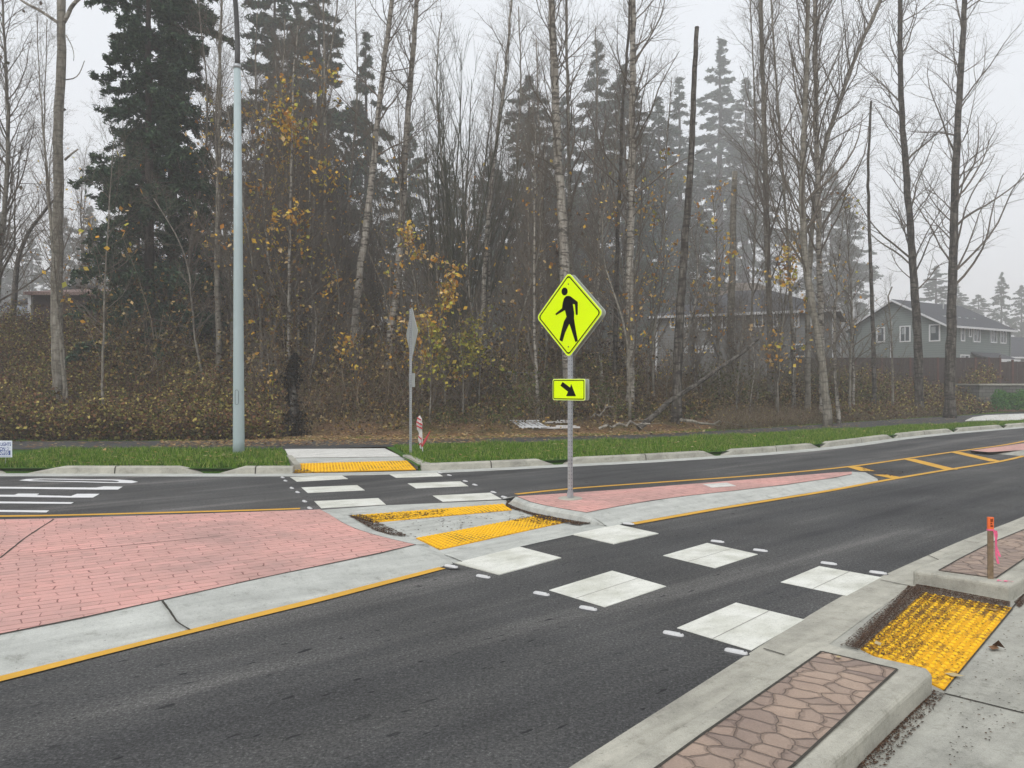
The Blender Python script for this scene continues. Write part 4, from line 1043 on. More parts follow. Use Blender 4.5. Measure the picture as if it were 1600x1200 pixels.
a = Acc(); a.prism([(26.82, 44.1), (32, 44.73), (32, 45.2), (27.2, 44.7)], 1.623, 1.72); a.prism([(32.02, 44.74), (46, 46.4), (46, 46.9), (32.02, 45.2)], 1.623, 1.66); a.prism([(26.80, 44.12), (27.22, 44.72), (29.05, 49.7), (28.55, 49.7)], 1.624, 1.718); a.build('coping', M['kerb'], WA)
rng = np.random.default_rng(21)
n = 26000; hx = rng.uniform(26.9, 40, n); hz = rng.uniform(.1, 1, n) ** .8
wob = .12 * np.sin(hx * 5.1) + .08 * np.sin(hx * 9.7 + 1)
side = rng.choice([-1, 1, 1.0], n); hyy = 42.9 + (hx - 26.9) * .12 + rng.uniform(-.45, .45, n) * (1 - .15 * hz); zt_ = .1 + hz * (1.12 + wob)
V, Fl = leaves(rng, np.stack([hx, hyy, zt_], 1), .10, .06)
o = link('hedge', np_mesh('hedge', V, Fl, [M['hedge']])); tag(o, 'clipped green hedge in front of the block retaining wall at right', 'hedge')
a = Acc(); a.prism([P(*q, .13) for q in [(1508,657.5),(1600,656.5),(1700,652),(1700,644),(1600,646.5),(1540,649),(1520,652)]], .10, .14); tag(a.build('gravel_patch', M['newconc']), kind='structure')
a = Acc(); x, y = P(1548, 640, .1); a.box((x, y, .25), (.07, .05, .5)); a.box((x, y, .52), (.05, .035, .05)); tag(a.build('marker_post', M['trim']), 'short white marker post at the left end of the hedge', 'post')

# ------------------------------------------------------------------ vegetation generators
def polyl(rng, start, dirn, length, S, wob, up):
    n = len(start); Pn = np.zeros((n, S, 3)); Pn[:, 0] = start; d = dirn.copy(); st_ = (length / (S - 1))[:, None]
    for k in range(1, S):
        d = d + rng.normal(size=(n, 3)) * wob; d[:, 2] += up; d /= np.linalg.norm(d, axis=1, keepdims=True)
        Pn[:, k] = Pn[:, k-1] + d * st_
    return Pn
def spawn(rng, Pn, Rn, n, t0, t1, ang, lenf, rfac, S=4, wob=.12, up=.05, rmin=.004):
    """n children on every parent branch"""
    B, S0, _ = Pn.shape; par = np.repeat(np.arange(B), n)
    t = (np.tile(np.arange(n), B) + rng.uniform(0, 1, B * n)) / n * (t1 - t0) + t0
    f = t * (S0 - 1); i = np.minimum(f.astype(int), S0 - 2); fr = (f - i)[:, None]
    a, b = Pn[par, i], Pn[par, i + 1]; pos = a + (b - a) * fr
    T = b - a; T /= np.linalg.norm(T, axis=1, keepdims=True) + 1e-9
    r = Rn[par, i] * (1 - fr[:, 0]) + Rn[par, i + 1] * fr[:, 0]
    q = rand_unit(rng, B * n); q -= (q * T).sum(1, keepdims=True) * T; q /= np.linalg.norm(q, axis=1, keepdims=True) + 1e-9
    an = rng.uniform(ang[0], ang[1], B * n)[:, None]
    d = np.cos(an) * T + np.sin(an) * q
    ln = lenf(t, rng.uniform(.55, 1.25, B * n))
    Pc = polyl(rng, pos, d, ln, S, wob, up)
    r0 = np.maximum(np.minimum(r * rfac, ln * .0115), rmin)
    Rc = r0[:, None] * np.linspace(1, .25, S)[None]
    Rc = np.maximum(Rc, rmin * .55)
    return Pc, Rc
def pick_on(rng, Pn, n):
    B, S, _ = Pn.shape; b = rng.integers(0, B, n); f = rng.uniform(0, 1, n) ** .7 * (S - 1); i = np.minimum(f.astype(int), S - 2); fr = (f - i)[:, None]
    return Pn[b, i] * (1 - fr) + Pn[b, i + 1] * fr

def bare_tree(name, path, r0, r1, seed, label, group='trees at the wood edge', bark='bark_grey', twig='twig', nb=26, crown0=.35, blen=3.2, ang=(.45, .9), up=.12, sub=7, gold=0, leafmat='leafy_gold', cat='tree', leafsz=.15, k=9, leafzone=(0, 1), n3=4):
    """path: world points base->top"""
    rng = np.random.default_rng(seed); path = np.array(path, float)
    base_ = path[0].copy(); root = empty(name, tuple(base_)); tag(root, label, cat, group)
    pth = smoothline(path, .5) - base_; S = len(pth)
    pth[1:-1, :2] += rng.normal(size=(S - 2, 2)) * .012
    rad = np.linspace(r0, r1, S); rad[0] *= 1.35; rad[1] *= 1.1
    rad *= 1 + rng.normal(size=S) * .035
    a = Acc(); V, Fz = tube_cap(pth, rad, k); a.add(V, Fz); a.build('trunk', M[bark], root, True)
    H = pth[-1, 2]
    Pn, Rn = pth[None], rad[None]; a = Acc()
    P1, R1 = spawn(rng, Pn, Rn, nb, crown0, .99, ang, lambda t, u: blen * (1.15 - .75 * t) * u, .5, 9, .11, up * .7, .007)
    V, Fq = tubes(P1, R1, 4); a.add(V, Fq, 0)
    P2, R2 = spawn(rng, P1, R1, sub, .2, 1, (.4, .9), lambda t, u: blen * .38 * (1.2 - .7 * t) * u, .6, 5, .17, .05, .0040)
    V, Fq = tubes(P2, R2, 3); a.add(V, Fq, 0)
    P3_, R3 = spawn(rng, P2, R2, n3, .25, 1, (.4, 1.0), lambda t, u: blen * .15 * u, .6, 3, .25, .03, .0028)
    V, Fq = tubes(P3_, R3, 3); a.add(V, Fq, 0)
    if gold:
        c = pick_on(rng, np.concatenate([P2[:, 1:3], P3_[:, :2]]), gold * 3)
        z = c[:, 2] / H; ok = (z > leafzone[0]) & (z < leafzone[1])
        # leaves hang in clumps
        cl = rng.uniform(-1, 1, (12, 3)); kk = np.sin(c[:, 0] * 2.2 + seed) * np.sin(c[:, 2] * 1.7) + .25 * rng.normal(size=len(c))
        c = c[ok & (kk > .15)][:gold]
        V, Fq = leaves(rng, c + rng.normal(size=c.shape) * .04, leafsz, leafsz * .7, 0, .3); a.add(V, Fq, 1)
    a.build('crown', [M[twig], M[leafmat]], root)
    return root
def px_path(pts, d):
    """pixel path at distance d, its foot brought down to the terrain"""
    w_ = [Wd(x, y, d) for x, y in pts]
    z = thz(w_[0][0], d)
    if w_[0][2] > z + .05:
        w_ = [(w_[0][0], d, z - .1)] + w_
    else: w_[0] = (w_[0][0], d, z - .1)
    return w_

def conifer_meshes(seed, H, Rm, crown0=.08, nb=150, nsub=9, nspr=7, spr=.30, droop=.10, gap=.0, k=9, top=.0, power=.75, rt=None):
    rng = np.random.default_rng(seed)
    S = 16; z = np.linspace(0, H, S); pth = np.stack([np.cumsum(rng.normal(size=S)) * .02, np.cumsum(rng.normal(size=S)) * .02, z], 1)
    r0 = rt or H * .012; rad = r0 * (1 - .95 * (z / H)) + .01; rad[0] *= 1.25
    a = Acc(); V, Fz = tube_cap(pth, rad, k); a.add(V, Fz); me_t = np_mesh('trunk', np.concatenate(a.V), a.F, [M['bark_conifer']], a.M, True)
    t = crown0 + (1 - crown0) * (np.arange(nb) + rng.uniform(0, 1, nb)) / nb; t = np.minimum(t, .995)
    if gap: t = t[rng.uniform(0, 1, len(t)) > gap * (np.sin(t * 37 + seed) > .3)]
    nb = len(t)
    start = np.stack([np.interp(t * H, z, pth[:, 0]), np.interp(t * H, z, pth[:, 1]), t * H], 1)
    az = rng.uniform(0, 2 * math.pi, nb)
    # irregular outline: radius varies with height and azimuth
    rel = (1 - t) ** power * (1 + .25 * np.sin(t * 23 + seed)) * rng.uniform(.55, 1.2, nb)
    lower = np.where(t < crown0 + .15, .75, 1.0)
    ln = np.maximum(Rm * rel * lower, .12)
    el = np.where(t > .95, .9, np.where(t > .8, .35, .05)) + rng.normal(size=nb) * .10
    d = np.stack([np.cos(az) * np.cos(el), np.sin(az) * np.cos(el), np.sin(el)], 1)
    P1 = polyl(rng, start, d, ln, 6, .05, -droop); R1 = np.maximum(.010, ln * .010)[:, None] * np.linspace(1, .25, 6)[None]
    a = Acc(); V, Fq = tubes(P1, R1, 4); a.add(V, Fq, 0)
    P2, R2 = spawn(rng, P1, R1, nsub, .15, 1, (.5, 1.1), lambda tt, u: .38 * (1.1 - .6 * tt) * u, .6, 3, .08, -.12, .004)
    # child length proportional to branch
    par = np.repeat(np.arange(nb), nsub); scl = np.clip(ln / 1.6, .5, 1.6)[par][:, None, None]
    P2 = P2[:, :1] + (P2 - P2[:, :1]) * scl * 1.25
    V, Fq = tubes(P2, R2, 3); a.add(V, Fq, 0)
    allp = np.concatenate([P2[:, ::2].reshape(-1, 2, 3), P1[:, [2, 5]].reshape(-1, 2, 3), P1[:, [3, 4]].reshape(-1, 2, 3)])
    n = nb * nsub * nspr; wgt = np.clip(ln / ln.mean(), .15, 1.6)
    tall = np.repeat(wgt, nsub); pr_ = np.concatenate([tall, wgt, wgt]); pr_ /= pr_.sum(); allp = allp[rng.choice(len(allp), 4000, p=pr_)] if False else allp[rng.choice(len(allp), len(allp) * 2, p=pr_)]
    c = pick_on(rng, allp, n) + rng.normal(size=(n, 3)) * .05
    V, Fq = leaves(rng, c + np.array([0, 0, -.04]), spr, spr * .28, .25, .35); a.add(V, Fq, 1)
    me_c = np_mesh('crown', np.concatenate(a.V), a.F, [M['bark_conifer'], M['needle']], a.M)
    return me_t, me_c
def conifer(meshes, px, d, scale, rz, label, group, name='fir_tree', sxy=1.0):
    x = (px - 800) / FPX * d; root = empty(name, (x, d, thz(x, d) - .15), rz); root.scale = (scale * sxy, scale * sxy, scale); tag(root, label, 'conifer', group)
    link('trunk', meshes[0], root); link('crown', meshes[1], root); return root

# ------------------------------------------------------------------ conifers
def hgt(px, py_top, d): return Wd(px, py_top, d)[2] - thz((px - 800) / FPX * d, d)
cA = conifer_meshes(11, 22, 3.2, .03, 220, 15, 34, .19, .09, .25, power=.45, rt=.22)
cB = conifer_meshes(12, 22, 3.1, .14, 210, 15, 34, .19, .10, .3, power=.5, rt=.24)
cC = conifer_meshes(13, 22, 4.3, .10, 210, 13, 22, .27, .11, .3, power=.7)
cD = conifer_meshes(14, 22, 4.6, .08, 190, 13, 22, .28, .12, .35, power=.85)
cE = conifer_meshes(15, 22, 4.0, .16, 170, 12, 20, .28, .12, .35, power=.9)
conifer(cA, 232, 30, 1.0, 0, 'dense dark fir at left, its low boughs reaching the brambles', 'dark firs at the left')
conifer(cB, 272, 32.5, 1.08, 2, 'dark fir close right of the dense one, with bare lower trunk', 'dark firs at the left')
conifer(cA, 215, 34, .42, 1, 'small dark fir half buried in brambles below the tall firs', 'dark firs at the left', sxy=1.2)
gf = 'firs inside the wood'
for i, (px, d, top, m, s, lab) in enumerate([
    (425, 58, -60, cC, 1.25, 'tall fir directly right of the street light pole'),
    (500, 62, -40, cC, 1.15, 'tall fir second to the right of the street light pole'),
    (465, 70, 0, cD, 1.1, 'fir standing behind and between the two tall firs right of the light pole'),
    (330, 60, 330, cD, 1.2, 'low fir in the gap left of the light pole'),
    (572, 72, 48, cE, 1.15, 'slim pointed fir just left of the leaning pale trunks'),
    (640, 58, 190, cD, 1.2, 'lower fir behind the leaning pale trunks'),
    (700, 62, 250, cC, 1.3, 'low fir seen through the fan-shaped bare tree'),
    (770, 70, 235, cD, 1.3, 'grey fir just right of the fan-shaped bare tree'),
    (825, 66, 120, cC, 1.15, 'misty fir left of the thick patchy trunk'),
    (880, 74, 150, cD, 1.25, 'misty fir behind the thick patchy trunk'),
    (932, 76, 62, cE, 1.2, 'pointed misty fir between the thick patchy trunk and the dark thin trunk'),
    (978, 72, 100, cC, 1.1, 'misty fir behind the pale straight trunk'),
    (1030, 78, 150, cD, 1.2, 'misty fir left of the tall broken snag'),
    (1062, 86, 120, cE, 1.2, 'faint fir directly behind the tall broken snag'),
    (1125, 92, 60, cE, 1.3, 'tall faint fir right of the tall broken snag'),
    (1165, 104, 120, cD, 1.2, 'faint fir above the short snag'),
    (1095, 64, 330, cD, 1.2, 'low dull fir behind the left end of the long grey house'),
    (905, 68, 300, cC, 1.25, 'low dark fir behind the diamond sign'),
    (840, 66, 330, cD, 1.3, 'low dark fir left of the diamond sign'),
    (1000, 66, 320, cC, 1.2, 'low dark fir right of the diamond sign')]):
    if px > 760 and d > 65: d = 95 + (d - 65) * 2.6
    elif px > 630: d = 90 + (d - 57) * 4
    conifer(m, px, d, hgt(px, top, d) / 22, i * 1.3, lab, gf, sxy=s * (1.25 if px > 640 else 1))
gh = 'distant firs fading into the fog'
for i, (px, d, top, m, s, lab) in enumerate([
    (1300, 100, 260, cD, 1.6, 'broad fogged fir above the corner of the long grey house'),
    (1325, 95, 320, cC, 1.4, 'fogged fir just left of the gabled house roof'),
    (1460, 98, 415, cC, 2.0, 'fogged fir left of the dark trunk above the gabled house roof'),
    (1492, 104, 440, cD, 2.2, 'fogged fir right of the dark trunk above the gabled house roof'),
    (1530, 108, 460, cC, 2.2, 'small fogged fir left of the pointed one at far right'),
    (1565, 96, 424, cD, 1.25, 'pointed fogged fir above the right end of the gabled house'),
    (1597, 104, 445, cC, 1.6, 'fogged fir at the right edge of the picture'),
    (1640, 100, 400, cD, 1.5, 'fogged fir beyond the right edge'),
    (100, 78, 340, cC, 1.6, 'fogged fir behind the shed, left of the cottonwood trunk'),
    (140, 74, 320, cD, 1.6, 'fogged fir behind the shed, between cottonwood and dark firs'),
    (175, 84, 335, cC, 1.5, 'fogged fir behind the shed touching the dark firs'),
    (50, 86, 365, cD, 1.6, 'fogged fir above the dark gabled roof at left'),
    (0, 80, 330, cC, 1.5, 'fogged fir at the left edge of the picture'),
    (-60, 76, 300, cD, 1.4, 'fogged fir beyond the left edge')]):
    d = d * 1.9
    conifer(m, px, d, hgt(px, top, d) / 22, i * 2.1 + .5, lab, gh, sxy=s)

# ------------------------------------------------------------------ bare trees one can tell apart
gt = 'bare trees at the wood edge'
BT = []
def bt(pts, d, r0, r1, seed, label, name='bare_tree', **kw):
    return bare_tree(name, px_path(pts, d), r0, r1, seed, label, gt, **kw)
# big cottonwood on the left
bt([(92,600),(88,480),(92,320),(90,210),(97,100),(95,30),(98,-80),(100,-300)], 26, .21, .095, 1, 'thick grey cottonwood trunk forking high up at far left', bark='bark_grey', nb=16, crown0=.72, blen=3.4, gold=0)
cw = [o for o in C.objects if o.get('label', '').startswith('thick grey cottonwood')][0]
a = Acc()
for pts, r0, r1 in (([(96,40),(80,28),(62,16),(30,0),(0,-30)], .06, .03), ([(97,38),(106,24),(112,8),(135,-12),(150,-60)], .075, .04), ([(101,250),(112,240),(122,233)], .04, .025), ([(103,55),(112,70),(116,85),(115,95)], .018, .008), ([(100,125),(122,122),(132,95)], .02, .012)):
    V, Fz = tube_cap(smoothline(np.array([Wd(x, y, 26) for x, y in pts]), .15) - np.array(cw.location), None if False else list(np.linspace(r0, r1, len(smoothline(np.array([Wd(x, y, 26) for x, y in pts]), .15)))), 6); a = Acc(); a.add(V, Fz); a.build('limb', M['bark_pale'], cw, True)
bt([(100,590),(88,470),(78,330),(66,180),(60,100),(58,20)], 25, .05, .012, 2, 'slender sapling leaning left beside the cottonwood trunk', nb=26, crown0=.25, blen=2.4, ang=(.3,.7))
bt([(105,600),(84,420),(70,260),(70,120),(74,30)], 25.4, .045, .012, 3, 'thin straight sapling crossing the cottonwood trunk', nb=24, crown0=.3, blen=2.2, ang=(.3,.7))
bt([(160,600),(163,470),(170,330),(178,220)], 24.5, .045, .010, 4, 'slim sapling with few pale leaves between cottonwood and dark firs', nb=22, crown0=.3, blen=2.4, gold=60, ang=(.5,1.0))
bt([(-10,540),(0,400),(15,250),(10,100),(0,-40)], 31, .14, .03, 5, 'twiggy bare tree at the left edge of the picture', nb=60, crown0=.15, blen=4.2, sub=10, gold=60, leafmat='leafy_brown')
bt([(20,480),(30,380),(70,330),(95,300)], 37, .16, .05, 6, 'crooked bare tree above the shed roof at far left', bark='bark_dark', nb=34, crown0=.3, blen=3.0, up=.05)
bt([(-60,560),(-70,300),(-60,80),(-50,-100)], 29, .15, .03, 7, 'bare tree just beyond the left edge of the picture', nb=44, crown0=.2, blen=4)
bt([(345,600),(338,440),(342,300),(343,150),(345,20),(347,-60)], 28.5, .13, .03, 8, 'grey bare trunk immediately left of the street light pole', nb=44, crown0=.28, blen=2.6, gold=120, leafzone=(.2,.6))
bt([(318,600),(300,500),(296,400),(240,310)], 27, .05, .015, 9, 'arching dead branchy sapling in front of the dark firs', nb=30, crown0=.3, blen=2.0, ang=(.6,1.2), up=-.05)
bt([(390,590),(398,420),(405,280),(398,120),(402,20)], 30, .08, .02, 10, 'brown stem immediately right of the street light pole', nb=50, crown0=.15, blen=2.8, gold=320, leafzone=(.2,.85), leafsz=.14)
bt([(425,585),(420,430),(432,300),(440,160),(445,30)], 29, .07, .02, 101, 'brown leafy stem second to the right of the light pole', nb=50, crown0=.15, blen=2.6, gold=520, leafzone=(.25,.85), leafsz=.14)
bt([(450,580),(452,420),(455,260),(458,120),(465,40)], 27.5, .075, .02, 11, 'pale yellowish stem hung with golden leaves', bark='bark_pale', nb=50, crown0=.2, blen=2.6, gold=900, leafzone=(.25,.92), leafsz=.15)
bt([(488,580),(487,430),(490,300),(500,180),(520,60),(530,-20)], 30, .09, .02, 12, 'grey stem with scattered orange leaves right of the golden one', nb=50, crown0=.2, blen=2.8, gold=420, leafzone=(.2,.85), leafsz=.14)
bt([(505,590),(507,400),(509,200),(506,60),(505,-60)], 33, .11, .03, 13, 'straight grey trunk halfway between light pole and leaning pale trunks', nb=44, crown0=.2, blen=3)
bt([(530,585),(537,430),(545,300),(560,150),(555,0)], 35, .09, .02, 14, 'brown stem just left of the leaning pale trunks', nb=46, crown0=.2, blen=2.8, gold=120, leafzone=(.2,.6))
bt([(552,520),(560,440),(573,350),(588,210),(598,110),(606,50),(613,0),(620,-120)], 29.5, .16, .07, 15, 'pale trunk leaning right with a forked top, left of the far sign', bark='bark_pale', nb=40, crown0=.45, blen=3.6, gold=60, leafzone=(.2,.6), ang=(.5,1.1))
bt([(597,130),(592,60),(586,-20),(580,-120)], 29.6, .07, .04, 16, 'second limb of the fork on the leaning pale trunk', bark='bark_pale', nb=16, crown0=.1, blen=2.6) if False else None
bt([(603,585),(618,470),(630,330),(633,230),(643,110),(652,0),(656,-150)], 30.5, .17, .07, 17, 'thick pale trunk directly behind the far sign', bark='bark_pale', nb=42, crown0=.4, blen=3.4, gold=50, leafzone=(.1,.5), ang=(.5,1.1))
bt([(660,590),(655,480),(640,400),(632,350)], 27, .04, .012, 18, 'small tree thick with yellow leaves above the far sign', nb=40, crown0=.1, blen=1.9, gold=750, leafzone=(.1,1), leafsz=.13, leafmat='leafy_gold')
bt([(695,600),(688,500),(684,440),(680,400)], 26.5, .04, .012, 19, 'small yellow-leaved tree right of the far sign', nb=40, crown0=.1, blen=1.9, gold=900, leafzone=(.1,1), leafsz=.14, leafmat='leafy_gold')
for i_, (x_, h_, d_, g_, lb) in enumerate([(672, 500, 25.6, 420, 'low yellow-green leafy shrub directly right of the far sign post'), (722, 520, 26.2, 480, 'low olive-yellow shrub right of the yellow-leaved trees'),
        (748, 470, 27.0, 330, 'thin yellow-green sapling between the yellow-leaved trees and the pale narrow trunk'), (555, 520, 27.5, 200, 'low amber-leaved shrub left of the thick pale trunk'), (420, 545, 26, 160, 'low shrub with rusty leaves right of the street light pole')]):
    bt([(x_, 650), (x_ + 3, (650 + h_) / 2), (x_ - 4, h_)], d_, .03, .01, 600 + i_, lb, nb=26, crown0=.05, blen=1.5, gold=g_, leafsz=.12, leafmat='leafy_olive' if i_ < 3 else 'leafy_gold', name='shrub', cat='shrub')
bt([(752,560),(757,420),(766,300),(780,190),(790,110),(798,20),(806,-80)], 33, .12, .04, 20, 'pale narrow trunk leaning right, right of the fan-shaped tree', bark='bark_pale', nb=40, crown0=.4, blen=3)
bt([(722,560),(738,420),(752,300),(768,180),(778,80)], 35, .07, .02, 21, 'thin grey stem in front of the fan-shaped tree', bark='bark_pale', nb=30, crown0=.4, blen=2.2)
def ivy_stump():
    x, d, z = on_ground(458, 682); root = empty('ivy_covered_stump', (x, d, z)); tag(root, 'dark ivy-covered stump at the wood edge right of the street light', 'stump')
    r_ = np.random.default_rng(4); a = Acc(); V, Fz = tube_cap([(0, 0, -.1), (.04, 0, .8), (-.03, 0, 1.6), (.02, 0, 2.2)], [.16, .12, .10, .05], 9); a.add(V, Fz); a.build('trunk', M['bark_dark'], root, True)
    n = 3400; zz_ = r_.uniform(0, 1, n) ** 1.3 * 2.5; an = r_.uniform(0, 6.28, n)
    rr = np.abs(r_.normal(size=n)) * (.13 + .08 * np.sin(zz_ * 4.3) + .05 * np.sin(zz_ * 11 + 2)) * (1.25 - .25 * zz_) + .04; cx = .06 * np.sin(zz_ * 3.1)
    V, F_ = leaves(r_, np.stack([cx + rr * np.cos(an), rr * np.sin(an), zz_], 1), .075, .055, 0, .3); link('foliage', np_mesh('foliage', V, F_, [M['ivy']]), root)
M['ivy'] = m_islands('dark_ivy_leaf', [(.012, .012, .008), (.02, .015, .01), (.008, .01, .006), (.035, .025, .015)])
ivy_stump()
# fan-shaped tree with many stems
def fan_tree():
    d = 35; x0 = (712 - 800) / FPX * d; z0 = thz(x0, d); root = empty('fan_shaped_tree', (x0, d, z0 - .1))
    tag(root, 'bare fan-shaped tree with many mossy stems spreading upward from one base', 'tree', gt)
    rng = np.random.default_rng(77); n = 26
    az = rng.uniform(0, 2 * math.pi, n); sp = rng.uniform(.05, .6, n); dr = np.stack([np.sin(sp) * np.cos(az), np.sin(sp) * np.sin(az) * .7, np.cos(sp)], 1)
    st_ = np.zeros((n, 3)); st_[:, :2] = rng.normal(size=(n, 2)) * .25
    Pn = polyl(rng, st_, dr, rng.uniform(12, 15.5, n), 12, .03, .03); Rn = rng.uniform(.06, .11, n)[:, None] * np.linspace(1, .12, 12)[None]
    a = Acc(); V, Fq = tubes(Pn, Rn, 6); a.add(V, Fq); a.build('trunk', M['twig_green'], root, True)
    a = Acc(); P1, R1 = spawn(rng, Pn, Rn, 12, .25, 1, (.2, .5), lambda t, u: 4.0 * (1.2 - .8 * t) * u, .6, 5, .06, .09, .010); V, Fq = tubes(P1, R1, 4); a.add(V, Fq)
    P2, R2 = spawn(rng, P1, R1, 7, .2, 1, (.2, .5), lambda t, u: 1.6 * (1.2 - .6 * t) * u, .6, 4, .08, .08, .006); V, Fq = tubes(P2, R2, 3); a.add(V, Fq)
    a.build('crown', M['twig_green'], root)
fan_tree()
bt([(888,600),(884,480),(881,380),(872,250),(866,120),(862,20),(860,-140)], 27.5, .205, .10, 22, 'thick patchy pale trunk rising behind the diamond sign', bark='bark_pale', nb=40, crown0=.42, blen=3.8, ang=(.5,1.1), k=12)
bt([(896,590),(892,430),(889,250),(886,90),(885,-10),(884,-100)], 29.5, .10, .04, 23, 'darker trunk close behind the thick patchy one', nb=34, crown0=.4, blen=3)
bt([(846,560),(850,400),(845,250),(841,170),(838,60)], 38, .09, .03, 24, 'small pale trunk left of the diamond sign', bark='bark_pale', nb=40, crown0=.3, blen=3)
bt([(960,585),(963,450),(968,300),(972,170),(982,60),(987,-60)], 30, .10, .04, 25, 'thin dark trunk just left of the pale straight one', bark='bark_dark', nb=32, crown0=.4, blen=3.2)
bt([(985,590),(984,430),(987,280),(988,150),(989,20),(991,-180)], 28.5, .16, .08, 26, 'pale straight trunk right of the diamond sign', bark='bark_pale', nb=46, crown0=.35, blen=4.0, ang=(.5,1.15), gold=50, leafzone=(.2,.5), k=12)
bt([(1012,590),(1020,470),(1042,330),(1040,230),(1050,120)], 31, .05, .015, 27, 'thin stem with amber leaves between pale trunk and snag', nb=40, crown0=.2, blen=2.4, gold=260, leafzone=(.2,.8))
bt([(1058,600),(1060,520),(1068,400),(1078,280),(1083,180),(1086,110),(1089,42)], 28, .185, .075, 28, 'tall dark snag with a broken bare top', name='snag', bark='bark_dark', nb=10, crown0=.3, blen=1.2, cat='dead tree', k=10)
bt([(1141,560),(1143,440),(1146,340),(1148,268)], 37, .20, .13, 29, 'short broken snag in front of the long grey house', name='snag', bark='bark_grey', nb=8, crown0=.5, blen=.8, cat='dead tree', k=10)
bt([(1205,560),(1200,440),(1197,300),(1193,160),(1189,40),(1186,-140)], 35, .16, .07, 30, 'grey trunk right of the short snag', nb=60, crown0=.22, blen=4.4, sub=8, ang=(.3,.7), up=.1)
bt([(1170,560),(1178,420),(1182,280),(1178,120),(1172,0)], 38, .07, .03, 31, 'thin trunk between short snag and grey trunk', nb=50, crown0=.25, blen=3.2, gold=120, leafzone=(.1,.4))
bt([(1240,560),(1232,400),(1222,250),(1212,120),(1205,0),(1200,-100)], 34, .085, .03, 32, 'thin grey trunk leaning left, left of the forked cluster', nb=50, crown0=.25, blen=3.4, ang=(.3,.8))
bt([(1293,642),(1286,580),(1272,490),(1256,400),(1252,300),(1258,180),(1262,60),(1264,-120)], 28.5, .15, .06, 33, 'bent trunk reaching the verge, first of the forked cluster', nb=54, crown0=.3, blen=4.4, sub=8, ang=(.3,.8), gold=260, leafzone=(.2,.42), leafsz=.16)
bt([(1285,600),(1281,450),(1278,300),(1275,160),(1274,40),(1272,-160)], 32, .14, .07, 34, 'straight pale trunk in the middle of the forked cluster', bark='bark_pale', nb=56, crown0=.3, blen=4.4, sub=8, ang=(.3,.8))
bt([(1262,600),(1262,440),(1276,280),(1300,190),(1322,130),(1350,55),(1385,-20),(1420,-120)], 33, .13, .05, 35, 'trunk leaning far right out of the forked cluster', nb=54, crown0=.35, blen=4.2, sub=8, ang=(.35,.9))
bt([(1366,600),(1362,450),(1357,330),(1356,250),(1361,158)], 37, .11, .05, 36, 'thin dead pole of a tree without crown', name='snag', bark='bark_dark', nb=8, crown0=.5, blen=1.0, cat='dead tree')
bt([(1328,600),(1332,480),(1326,380),(1318,300)], 34, .06, .02, 37, 'short twiggy stem right of the forked cluster', nb=40, crown0=.2, blen=2.8, gold=80)
bt([(1436,610),(1434,520),(1428,440),(1418,300),(1409,180),(1406,90),(1407,0),(1410,-140)], 37.5, .21, .08, 38, 'dark slightly curved trunk in front of the gabled house', bark='bark_dark', nb=60, crown0=.25, blen=4.6, sub=8, ang=(.5,1.1), up=.08, k=12)
bt([(1484,610),(1486,520),(1489,420),(1492,300),(1497,180),(1503,90),(1508,0),(1512,-160)], 36, .235, .08, 39, 'stout dark trunk farthest right, in front of the gabled house', bark='bark_dark', nb=56, crown0=.25, blen=4.8, sub=8, ang=(.5,1.1), up=.10, k=12)
bt([(1395,590),(1392,500),(1386,460),(1394,448)], 38, .06, .03, 40, 'broken stub leaning in front of the gabled house', name='snag', nb=18, crown0=.2, blen=2, cat='dead tree')
bt([(1125,590),(1118,480),(1122,380),(1110,280)], 33, .05, .015, 41, 'thin leafy stem in front of the left end of the long grey house', nb=40, crown0=.2, blen=2.2, gold=240)
bt([(1215,600),(1222,520),(1230,440),(1238,380)], 31, .045, .015, 42, 'small amber-leaved tree at the foot of the forked cluster', nb=40, crown0=.15, blen=2.2, gold=420)
bt([(925,590),(930,450),(925,300),(935,160),(930,40)], 42, .09, .03, 43, 'faint bare stem between diamond sign and thin dark trunk', nb=50, crown0=.2, blen=3.6)
bt([(805,590),(812,430),(805,280),(815,130),(810,10)], 40, .10, .03, 44, 'bare stem left of the small pale trunk', nb=50, crown0=.2, blen=3.6)
bt([(690,560),(700,400),(690,250),(680,120),(690,20)], 47, .12, .03, 45, 'bare stem behind the fan-shaped tree', nb=60, crown0=.2, blen=3.6)

# saplings that nothing tells apart: a few kinds, copied
gs = 'slender saplings in the thicket'
protos = []
for k in range(6):
    rng = np.random.default_rng(300 + k); H = 7 + k * .9
    pth = [(0, 0, 0), (rng.normal() * .2, 0, H * .3), (rng.normal() * .5, rng.normal() * .4, H * .65), (rng.normal() * .9, rng.normal() * .5, H)]
    o = bare_tree('sapling', pth, .034 + .009 * k, .012, 400 + k, 'slender bare brown sapling among others in the thicket of the wood edge', gs, nb=34, crown0=.12, blen=2.3, sub=8, gold=(90 if k % 2 else 25), ang=(.35, .85), leafmat='leafy_gold' if k % 3 else 'leafy_brown', leafzone=(0, .8), leafsz=.11, k=6, n3=4, bark=('bark_pale', 'bark_grey')[k % 2])
    protos.append(o)
rng = np.random.default_rng(9); spots = []
for i in range(140):
    px = rng.uniform(180, 1340) if i < 130 else rng.uniform(-60, 180); d = rng.uniform(26.5, 44)
    if px > 1000 and i % 3: px = 420 + (px - 1000) * 1.5
    if px > 1080: d = rng.uniform(29, 38)
    if i % 3 == 0: px = rng.uniform(380, 900)
    if 655 < px < 800 and i % 4: px -= 260; d += 3
    spots.append((px, d, rng.uniform(0, 6.28), rng.uniform(.65, 1.35)))
